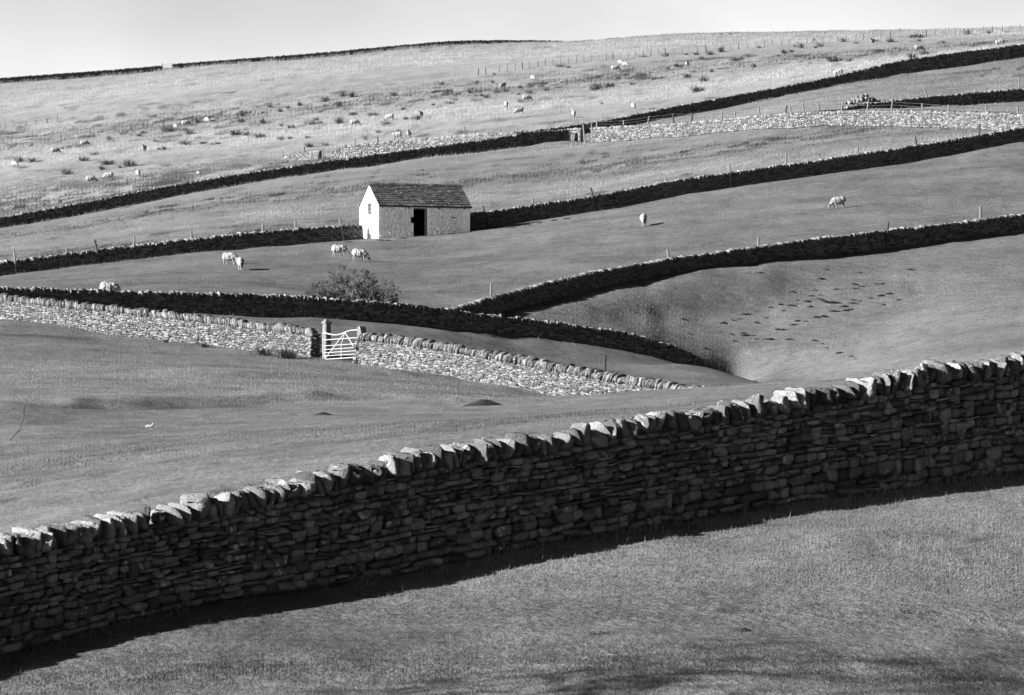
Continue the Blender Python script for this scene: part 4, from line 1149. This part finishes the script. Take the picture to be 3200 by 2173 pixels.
# ------------------------------------------------------------------ bare hawthorn bush and the twiggy sapling
def branches(stems, levels, kids, shrink, spread, up, rng, minr=0.004, gust=(0, 0, 0), keep=1.0):
    main, twig = [], []
    def grow(p, d, L, r_, lev):
        nseg = 3
        for k in range(nseg):
            d2 = d + rng.normal(size=3) * 0.20 + np.array([0, 0, up]) + np.array(gust) * 0.3; d2 /= np.linalg.norm(d2)
            q = p + d2 * L / nseg; r1 = max(r_ * 0.86, minr)
            (main if lev < 2 else twig).append((p, q, r_, r1))
            p, d, r_ = q, d2, r1
            if lev < levels:
                for _ in range(kids if k else max(kids - 1, 1)):
                    if lev > 2 and rng.random() > keep: continue
                    e = d + rng.normal(size=3) * spread; e /= np.linalg.norm(e)
                    grow(p, e, L * shrink * rng.uniform(0.7, 1.2), r_ * 0.6, lev + 1)
    for p, d, L, r_ in stems: grow(np.array(p, float), np.array(d, float) / np.linalg.norm(d), L, r_, 0)
    return main, twig
def twig_mesh(segs, sides):
    P0 = np.array([s[0] for s in segs]); P1 = np.array([s[1] for s in segs]); R0 = np.array([s[2] for s in segs]); R1 = np.array([s[3] for s in segs])
    d = P1 - P0; d /= np.linalg.norm(d, axis=1)[:, None]
    a = np.cross(d, [0.3, 0.5, 0.81]); a /= np.linalg.norm(a, axis=1)[:, None]; b = np.cross(d, a)
    th = np.arange(sides) * 2 * math.pi / sides
    ring = np.cos(th)[None, :, None] * a[:, None] + np.sin(th)[None, :, None] * b[:, None]
    Vv = np.concatenate([P0[:, None] + ring * R0[:, None, None], P1[:, None] + ring * R1[:, None, None]], 1)
    f = np.array([[i, (i + 1) % sides, sides + (i + 1) % sides, sides + i] for i in range(sides)])
    Fv = (f[None] + (np.arange(len(segs)) * 2 * sides)[:, None, None]).reshape(-1, 4)
    return Vv.reshape(-1, 3), Fv
rb = np.random.default_rng(21)
bD = float(wall_D(W3, 1085)) + 3.0
bpt = Vector((bD * (1085 - CX) / F, bD, float(ground(1085, bD))))
bush = empty('hawthorn_bush', bpt); tag(bush, 'bare dark hawthorn bush leaning right behind the middle wall', 'bush')
stems = [((-1.0, 0, 0), (-1.5, 0.2, 0.8), 1.5, 0.04), ((-0.8, 0.3, 0), (-0.9, 0.3, 1.2), 1.5, 0.04), ((-0.6, 0, 0), (-1.0, 0.1, 0.75), 1.45, 0.05), ((-0.5, 0.2, 0), (-1.3, 0.3, 0.95), 1.5, 0.05), ((-0.3, 0.1, 0), (-0.35, 0.1, 1.3), 1.75, 0.06), ((0.0, 0, 0), (0.15, -0.1, 1.1), 1.7, 0.06), ((0.3, 0.1, 0), (0.7, 0.1, 1.0), 1.75, 0.055), ((0.9, 0.0, 0.0), (1.2, 0.0, 0.85), 1.6, 0.05), ((1.6, -0.2, 0), (1.2, -0.2, 0.75), 1.5, 0.045), ((0.5, 0.3, 0), (0.3, 0.5, 1.1), 1.6, 0.05), ((1.2, 0.2, 0), (0.4, 0.2, 1.0), 1.4, 0.045), ((-0.9, 0.2, 0), (-0.6, 0.3, 1.0), 1.2, 0.04)]
mainb, twigs = branches(stems, 5, 2, 0.55, 0.8, 0.03, rb, 0.015, (0.03, 0.05, 0.05), 0.66)
obj('branches', mesh_np('branches', *(lambda q: (q[0], [q[1]]))(twig_mesh(mainb, 6)), M_BARK), bush)
o = obj('twigs', mesh_np('twigs', *(lambda q: (q[0], [q[1]]))(twig_mesh(twigs, 3)), M_TWIG), bush); o['kind'] = 'stuff'
spt = seat(10, 1382, 90, 220)
sap = empty('bare_sapling', spt); tag(sap, 'thin bare sapling twigs at the left edge of the near field', 'sapling')
mainb, twigs = branches([((0.15, 0, 0), (1.0, 0, 0.62), 1.35, 0.022), ((0.1, 0, 0.0), (0.5, 0.1, 0.9), 0.9, 0.016), ((-0.1, 0, 0), (-0.1, 0, 1), 0.8, 0.016)], 1, 1, 0.45, 0.5, 0.02, np.random.default_rng(4), 0.006)
obj('stem', mesh_np('stem', *(lambda q: (q[0], [q[1]]))(twig_mesh(mainb + twigs, 4)), M_BARK), sap)

# bare tree standing just left of the view; its shadow lies across the lower right of the foreground field
tx_, ty_ = -12.0, 54.2
tz_ = float(Z[len(near) + int((math.log(ty_) - LDS[0]) / (LDS[1] - LDS[0])), 3])
tree = empty('bare_tree', (tx_, ty_, tz_)); tag(tree, 'bare tree just outside the left edge whose shadow streaks the lower right grass', 'tree')
H_ = 4.2 - tz_
stems = [((0, 0, -0.3), (0.02, 0, 1), H_ * 0.55, 0.13)] + [((0, 0, H_ * (0.42 + 0.06 * k)), (math.cos(k * 2.4), 0.8 * math.sin(k * 2.4), 0.45), 2.1, 0.03) for k in range(12)]
mainb, twigs = branches(stems, 4, 2, 0.52, 0.7, 0.02, np.random.default_rng(8), 0.011, (0, 0, 0), 0.5)
obj('trunk', mesh_np('trunk', *(lambda q: (q[0], [q[1]]))(twig_mesh(mainb, 7)), M_BARK), tree)
o = obj('crown', mesh_np('crown', *(lambda q: (q[0], [q[1]]))(twig_mesh(twigs, 3)), M_TWIG), tree); o['kind'] = 'stuff'

# ------------------------------------------------------------------ rush clumps, molehills, loose stones
def tuft_mesh(name, nb, hgt, rad, wid, mat, seed, droop=0.35):
    rg = np.random.default_rng(seed)
    a = rg.uniform(0, 2 * math.pi, nb); rr_ = rad * np.sqrt(rg.uniform(0, 1, nb)) * 0.6
    base = np.stack([rr_ * np.cos(a), rr_ * np.sin(a), np.full(nb, -0.04)], -1)
    out = np.stack([np.cos(a), np.sin(a), np.zeros(nb)], -1) * (rg.uniform(0.1, 1, nb) * rad)[:, None] + rg.normal(size=(nb, 3)) * 0.05
    H_ = hgt * rg.uniform(0.5, 1.1, nb)
    mid = base + out * 0.4 + np.stack([0 * H_, 0 * H_, H_ * 0.65], -1)
    tip = base + out + np.stack([0 * H_, 0 * H_, H_ * (1 - droop * rg.uniform(0, 1, nb))], -1)
    sd = np.stack([-np.sin(a), np.cos(a), 0 * a], -1) * wid / 2
    Vv = np.stack([base - sd, base + sd, mid + sd * 0.8, mid - sd * 0.8, tip], 1).reshape(-1, 3)
    k = np.arange(nb)[:, None] * 5
    return mesh_np(name, Vv, [k + np.array([[0, 1, 2, 3]]), k + np.array([[3, 2, 4]])], mat)
RUSH = [tuft_mesh('rush_clump', 120, 0.62, 0.5, 0.028, M_RUSH, 60 + k) for k in range(6)]
c1 = [(125, 1065), (210, 1065), (255, 1062), (410, 975), (450, 968), (515, 962), (620, 1015), (555, 1055), (440, 1145), (710, 1080), (675, 1115), (790, 1100), (855, 1092), (920, 895), (950, 875), (1035, 930), (720, 915), (1050, 980), (1085, 980), (1225, 950), (1345, 945), (1400, 950), (1440, 945), (1115, 865), (1210, 855), (1265, 825), (1250, 880), (1300, 805), (1410, 795), (1555, 885), (1590, 800), (1600, 760), (1565, 770), (1630, 890), (1735, 740), (1780, 700), (1850, 730), (1900, 708), (1735, 810), (1855, 825), (1850, 915), (1915, 910), (1715, 900), (1925, 840), (2050, 815), (2085, 790), (2110, 810), (2240, 805), (2145, 660), (1980, 690), (2235, 695), (2040, 965), (2145, 955), (2030, 905)]
c2 = [(30, 665), (150, 630), (210, 632), (485, 625), (550, 718), (350, 757), (220, 755), (125, 808), (385, 868), (440, 820), (520, 868), (565, 780), (620, 780), (745, 690), (860, 680), (895, 655), (1030, 630), (1065, 630), (1100, 640), (1025, 545), (1140, 540), (790, 553), (1165, 605), (1230, 600), (1310, 620), (1380, 610), (1325, 670), (1390, 568), (1455, 568), (1495, 592), (1575, 575), (1320, 575), (990, 605), (1800, 590), (1835, 580), (1915, 570), (2200, 520), (2250, 512), (2060, 550), (2020, 490), (1960, 515), (1840, 505), (2290, 450), (1575, 435), (1640, 440), (1150, 485), (2190, 715), (1860, 680), (2130, 370), (2280, 365), (640, 785), (300, 915)]
c3 = [(30, 435), (135, 470), (100, 510), (210, 530), (260, 470), (85, 355), (160, 355), (200, 385), (325, 335), (495, 370), (420, 395), (455, 385), (575, 310), (790, 335), (810, 300), (850, 310), (540, 440), (910, 415), (945, 310), (980, 300), (740, 345), (700, 365), (1125, 270), (1215, 278), (1350, 265), (1440, 270), (1575, 245), (1620, 240), (1630, 265), (1665, 355), (1585, 380), (1780, 280), (1950, 220), (2090, 215), (2215, 205), (325, 220), (385, 220), (170, 600), (250, 355), (1075, 400), (1170, 400)]
rush_px = [(x / 2.1127, y / 2.1127) for x, y in c1] + [(1000 + x / 2.1127, y / 2.1127) for x, y in c2] + [(2100 + x / 2.1127, y / 2.1127) for x, y in c3]
for px, py in rush_px:
    d0, d1 = upr(px)
    p = seat(px, py + 5, d0, 930)
    o = obj('rush_clump', random.choice(RUSH), None, p)
    s_ = random.uniform(0.6, 1.7); o.scale = (s_ * random.uniform(1.0, 2.2), s_, s_ * random.uniform(0.8, 1.1)); o.rotation_euler = (0, 0, random.uniform(0, 6.28))
    part_ = 'left of the barn' if px < 1000 else ('above and right of the barn' if px < 2050 else 'below the skyline fence at upper right')
    tag(o, 'dark rush clump in the pale upper pasture, ' + part_, 'rush clump', 'rush clumps of the upper pasture, ' + part_)
TALL = tuft_mesh('grass_tussock', 260, 0.55, 0.55, 0.02, M_RUSH, 77)
for k, (px, py, s_, lab) in enumerate([(818, 1112, 1.0, 'smaller dark grass tussock against the sunlit wall left of the gate'), (893, 1122, 1.35, 'larger dark grass tussock against the sunlit wall beside the gate'), (513, 1068, 0.45, 'small dark tuft at the foot of the sunlit wall, far from the gate'), (640, 1086, 0.5, 'small dark tuft at the foot of the sunlit wall, nearer the gate')]):
    p = seat(px, py, 200, 268); o = obj('grass_tussock', TALL, None, p); o.scale = (s_ * 1.5, s_, s_); o.rotation_euler = (0, 0, k * 1.3)
    tag(o, lab, 'tussock')

def heap_mesh(name, seed, mat, seg=16, rings=6):
    rg = np.random.default_rng(seed); v = []
    for r_ in range(rings + 1):
        t = r_ / rings
        for i in range(seg):
            a = 2 * math.pi * i / seg; rad = t * (1 + 0.25 * math.sin(2 * a + seed) + rg.normal() * 0.08)
            v.append((rad * math.cos(a), rad * math.sin(a), (1 - t ** 1.6) * (1 + rg.normal() * 0.14) - 0.12))
    f = [[r_ * seg + i, (r_ + 1) * seg + i, (r_ + 1) * seg + (i + 1) % seg, r_ * seg + (i + 1) % seg] for r_ in range(rings) for i in range(seg)]
    return mesh_np(name, np.array(v), [np.array(f)], mat)
HEAP = [heap_mesh('molehill', 5 + k, M_SOIL_AND_SHADE) for k in range(6)]
mh = [(585, 530), (1020, 510), (1240, 530), (1205, 535), (1575, 512), (790, 655), (945, 648), (985, 570), (1085, 640), (1205, 635), (1250, 622), (1200, 605), (1350, 605), (1390, 605), (920, 685), (985, 680), (975, 705), (1000, 718), (1060, 728), (915, 755), (895, 720), (830, 715), (785, 748), (650, 762), (720, 740), (740, 780), (1140, 752), (1195, 732), (1195, 712), (1240, 718), (1315, 698), (1385, 682), (1440, 670), (1500, 710), (1395, 742), (1070, 785), (1150, 780), (1185, 772), (490, 805), (440, 835), (400, 845), (555, 860), (620, 828), (340, 862), (830, 848), (805, 875), (880, 852), (950, 822), (1000, 818), (115, 932), (250, 928), (320, 920), (385, 935), (400, 940), (410, 980), (470, 930), (485, 945), (540, 945), (555, 970), (620, 970), (645, 940), (655, 968), (700, 905), (735, 908), (775, 970), (940, 978), (995, 1000), (1025, 1025), (215, 1027), (1110, 1060), (1190, 1085), (1215, 1100), (70, 835)]
for k, (x, y) in enumerate(mh):
    px, py = 2100 + x / 2.1127, 600 + y / 2.1127
    p = seat(px, py + 2, 312, float(wall_D(W4, px)) - 1)
    o = obj('molehill', HEAP[k % 6], None, p)
    s_ = random.uniform(0.09, 0.26); big = 2.0 if (x, y) in ((490, 805), (1070, 785), (620, 970), (1060, 728)) else 1.0
    o.scale = (s_ * 1.3 * big, s_ * 1.5, s_ * 0.36 * (1.3 if big > 1 else 1)); o.rotation_euler = (0, 0, random.uniform(-0.4, 0.4))
    tag(o, 'dark molehill in the scatter on the right-hand slope', 'molehill', 'molehills on the right-hand slope')
for px, py, s_, lab in ((1515, 1267, 0.48, 'large dark molehill in the near field below the sunlit wall'), (1010, 1297, 0.22, 'small dark molehill in the near field below the gate'), (2324, 1972, 0.085, 'small dark soil patch in the foreground grass')):
    p = seat(px, py, 90, 230) if py < 1900 else seat(px, py, 47, 71)
    o = obj('molehill', HEAP[2], None, p); o.scale = (s_ * 1.3, s_ * 1.2, s_ * 0.42); tag(o, lab, 'molehill')
for k, (px, py) in enumerate([(1190, 752), (1212, 753), (1260, 746), (1092, 758), (1600, 712), (1650, 704), (1690, 697), (1735, 690), (1775, 685)]):
    p = seat(px, py, 390, 432); o = obj('molehill', HEAP[k % 6], None, p); o.scale = (0.42, 0.25, 0.09); tag(o, 'low dark clod at the foot of the barn and its wall', 'clod', 'clods along the barn and its wall')
# rubble heap, upper right
rp_ = seat(2700, 327, 521, 560); its = []
rr2 = np.random.default_rng(9)
for k in range(190):
    a, t = rr2.uniform(0, 6.28), math.sqrt(rr2.uniform(0, 1)); x, y = 2.0 * t * math.cos(a) - 0.3, 1.3 * t * math.sin(a)
    z = 1.05 * max(0, 1 - abs(x) / 2.2) * (1 - 0.5 * (y / 1.4) ** 2) * rr2.uniform(0.5, 1.0)
    q = Euler(tuple(rr2.uniform(0, 3, 3))).to_matrix()
    its.append((int(rr2.integers(10)), np.array(q) @ np.diag(rr2.uniform(0.15, 0.42, 3)), np.array([x, y, z + float(gxy(rp_.x + x, rp_.y + y)) - rp_.z])))
hp = empty('rubble_heap', rp_); tag(hp, 'heap of tumbled pale stones above the short dark wall', 'rubble heap'); join_stones('loose_stones', its, T_FAR, M_STONE, hp, (0, 0, 0))
p = seat(622, 545, 524, 700); o = obj('boulder', template_mesh(T_MCOPE, 2, M_GATEPAINT, 'boulder'), None, p + Vector((0, 0, 0.1))); o.scale = (0.5, 0.4, 0.35); tag(o, 'small white boulder lying above the long dark upper wall', 'boulder')

# ------------------------------------------------------------------ grass
def grass(name, label, px, D, h0, h1, w, lean, seed, tone_mu=0.5, tone_sd=0.33, scale_by=None, sink=0.0):
    rg = np.random.default_rng(seed); N = len(px)
    x = D * (px - CX) / F; z = ground(px, D) - sink
    a = rg.uniform(0, 2 * math.pi, N); h = rg.uniform(h0, h1, N); wv = w * rg.uniform(0.7, 1.3, N)
    if scale_by is not None: h = h * scale_by; wv = wv * scale_by
    la = rg.uniform(0, 2 * math.pi, N); ln = np.abs(rg.normal(size=N)) * lean
    b = np.stack([x, D, z - 0.01], -1); sd = np.stack([np.cos(a), np.sin(a), 0 * a], -1) * (wv / 2)[:, None]
    tip = b + np.stack([np.cos(la) * ln * h + 0.15 * h, np.sin(la) * ln * h, h / np.sqrt(1 + ln ** 2)], -1)
    Vv = np.stack([b - sd, b + sd, tip], 1).reshape(-1, 3)
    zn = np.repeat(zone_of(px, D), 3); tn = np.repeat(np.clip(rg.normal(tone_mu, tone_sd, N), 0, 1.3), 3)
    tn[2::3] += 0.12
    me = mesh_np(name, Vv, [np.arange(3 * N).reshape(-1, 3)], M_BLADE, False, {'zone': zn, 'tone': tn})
    o = obj(name, me); tag(o, label, 'grass', None, 'stuff'); return o
PYG = HY - F * ZG / GD
def sample(N, d0, d1, seed, px0=-60, px1=3260, world=False, clump=None, keep=None):
    """blade positions on the ground, thinned with distance so that each field keeps the same grain"""
    rg = np.random.default_rng(seed)
    jj, ii_ = np.meshgrid(np.arange(len(LDS) - 1), np.arange(len(PXS) - 1), indexing='ij')
    Dc = np.exp(LDS[jj]); pc = PXS[ii_]
    if world: w = Dc ** 2
    else: w = np.clip(PYG[jj, ii_] - PYG[jj + 1, ii_], 0.15, None)
    w = w * ((Dc > d0) & (Dc < d1) & (pc > px0) & (pc < px1))
    if clump is not None: w = w * clump(Dc * (pc - CX) / F, Dc)
    if keep is not None: w = w * keep(pc, Dc)
    k = rg.choice(w.size, N, p=(w / w.sum()).ravel())
    j, i = np.unravel_index(k, w.shape)
    return PXS[i] + rg.uniform(0, 1, N) * (PXS[1] - PXS[0]), np.exp(LDS[j] + rg.uniform(0, 1, N) * (LDS[1] - LDS[0]))
cl1 = lambda x, y: np.clip(0.6 + 0.55 * vnoise(x, y, 0.35, 31) + 0.35 * vnoise(x, y, 1.2, 32), 0.08, None)
kf = lambda p, d: d < wall_D(W1, p) + 0.3
px, D = sample(330000, 48, 80, 1, world=True, clump=cl1, keep=kf)
grass('pasture_grass', 'short grazed grass of the foreground field', px, D, 0.02, 0.055, 0.0105, 0.9, 1)
px, D = sample(2600, 48, 80, 2, world=True, keep=kf)
grass('pasture_grass', 'few taller pale stems in the foreground field', px, D, 0.06, 0.13, 0.008, 0.7, 2, 0.95, 0.2)
cl2 = lambda x, y: np.clip(0.6 + 0.5 * vnoise(x, y, 0.9, 33) + 0.5 * vnoise(x, y * 0.6, 4.0, 34), 0.05, None)
k2 = lambda p, d: (d > wall_D(W1, p) + 3) & (d < np.where(p < 1060, wall_D(W2a, p), np.where(p < 2330, wall_D(W2b, p), 240)) - 0.3)
px, D = sample(260000, 68, 300, 3, clump=cl2, keep=k2)
grass('pasture_grass', 'grazed grass of the near field behind the foreground wall', px, D, 0.03, 0.08, 0.012, 0.9, 3, scale_by=np.clip(D / 150, 0.6, 1.7))
px, D = sample(3000, 68, 260, 4, keep=k2)
grass('pasture_grass', 'pale straw wisps scattered over the near field', px, D, 0.08, 0.20, 0.012, 2.2, 4, 1.15, 0.15, scale_by=np.clip(D / 150, 0.6, 1.5))
k3 = lambda p, d: (d > 221) & (~k2(p, d)) & (d < np.where(p < 1300, wall_D(W5a, p), wall_D(W5b, p)))
px, D = sample(170000, 221, 500, 5, keep=k3, clump=lambda x, y: np.clip(0.7 + 0.45 * vnoise(x, y, 1.5, 35) + 0.3 * vnoise(x, y, 6, 36), 0.08, None))
grass('pasture_grass', 'grazed grass of the middle fields around the barn', px, D, 0.05, 0.12, 0.025, 0.8, 5, scale_by=np.clip(D / 400, 0.7, 1.3))
k4 = lambda p, d: (d > np.where(p < 1300, wall_D(W5a, p), wall_D(W5b, p))) & (d < np.where(p < 1634, wall_D(W6a, p), wall_D(W6c, p)))
px, D = sample(140000, 395, 640, 6, keep=k4, clump=lambda x, y: np.clip(0.35 + 0.7 * vnoise(x, y, 1.6, 37) + 0.6 * vnoise(x * 0.7, y, 5, 38), 0.03, None))
grass('pasture_grass', 'rough tufted grass of the pasture above the barn', px, D, 0.08, 0.28, 0.045, 0.8, 6, 0.6, 0.42)
k5 = lambda p, d: d > np.where(p < 1634, wall_D(W6a, p), np.where(p < 1700, 600, wall_D(W6c, p)))
px, D = sample(265000, 505, 940, 7, keep=k5, clump=lambda x, y: np.clip(0.4 + 0.6 * vnoise(x, y, 1.8, 39) + 0.5 * vnoise(x, y, 6, 40), 0.04, None))
grass('pasture_grass', 'pale rough moor grass of the upper pasture', px, D, 0.10, 0.36, 0.06, 0.8, 7, 0.55, 0.42)
px, D = sample(60000, 505, 930, 8, keep=k5, clump=lambda x, y: np.clip(vnoise(x, y * 0.8, 1.5, 41) + 0.6 * vnoise(x, y, 7, 42) - 0.62, 0, None))
grass('tussock_grass', 'small dark tussocks peppered over the upper pasture', px, D, 0.18, 0.45, 0.06, 0.6, 8, 0.06, 0.10)
px, D = sample(26000, 395, 640, 9, keep=k4, clump=lambda x, y: np.clip(vnoise(x, y * 0.8, 1.2, 43) + 0.6 * vnoise(x, y, 6, 44) - 0.66, 0, None))
grass('tussock_grass', 'small dark tussocks in the pasture above the barn', px, D, 0.12, 0.32, 0.05, 0.6, 9, 0.06, 0.10)
px, D = sample(16000, 68, 290, 10, keep=k2, clump=lambda x, y: np.clip(vnoise(x, y * 0.7, 0.8, 45) + 0.5 * vnoise(x, y, 5, 46) - 0.74, 0, None))
grass('tussock_grass', 'small dark tufts in the near field', px, D, 0.05, 0.13, 0.014, 0.8, 10, 0.06, 0.10, scale_by=np.clip(D / 150, 0.6, 1.7))
px, D = sample(9000, 48, 80, 11, world=True, keep=kf, clump=lambda x, y: np.clip(vnoise(x, y, 0.22, 47) + 0.5 * vnoise(x, y, 1.5, 48) - 0.78, 0, None))
grass('tussock_grass', 'small dark tufts in the foreground field', px, D, 0.02, 0.06, 0.01, 0.8, 11, 0.05, 0.08)
# longer grass along the wall feet
def fringe(w, n_, seed, h0, h1, wid, label, side=(-1, 1)):
    rg = np.random.default_rng(seed); S, X, Y, _ = stations(w)
    s = rg.uniform(0, S[-1], n_); s = s[(vnoise(s, s * 0, 1.1, seed) > -0.35 + 0.3 * rg.normal(size=len(s)))]
    off = rg.choice(side, len(s)) * (0.34 + np.abs(rg.normal(size=len(s))) * 0.25)
    x, y = np.interp(s, S, X), np.interp(s, S, Y); tx, ty = np.interp(s, S, np.gradient(X, S)), np.interp(s, S, np.gradient(Y, S))
    x, y = x + ty * off, y - tx * off
    px = CX + F * x / y; ok = (px > -80) & (px < 3280)
    grass('wall_foot_grass', label, px[ok], y[ok], h0, h1, wid, 0.6, seed, 0.8, 0.25)
fringe(W1, 9000, 71, 0.05, 0.19, 0.009, 'longer grass at the foot of the foreground wall')
fringe(W2a, 3000, 72, 0.08, 0.2, 0.02, 'longer grass at the foot of the sunlit wall left of the gate'); fringe(W2b, 3000, 73, 0.08, 0.2, 0.02, 'longer grass at the foot of the sunlit wall right of the gate')
fringe(W3, 5000, 74, 0.08, 0.24, 0.025, 'longer grass along the dark middle wall')
fringe(W4, 6000, 75, 0.10, 0.28, 0.03, 'longer grass along the dark wall climbing right')
fringe(W5b, 5000, 76, 0.10, 0.25, 0.03, 'longer grass along the wall right of the barn'); fringe(W5a, 4000, 77, 0.10, 0.25, 0.03, 'longer grass along the wall left of the barn')
fringe(W6a, 7000, 78, 0.12, 0.4, 0.045, 'longer grass along the upper wall on the left'); fringe(W6c, 5000, 79, 0.12, 0.35, 0.045, 'longer grass along the upper wall on the right')
fringe(W10a, 3000, 80, 0.3, 0.7, 0.08, 'tall moor grass against the skyline wall at left'); fringe(W10b, 5000, 81, 0.3, 0.75, 0.08, 'tall moor grass against the skyline wall at centre')
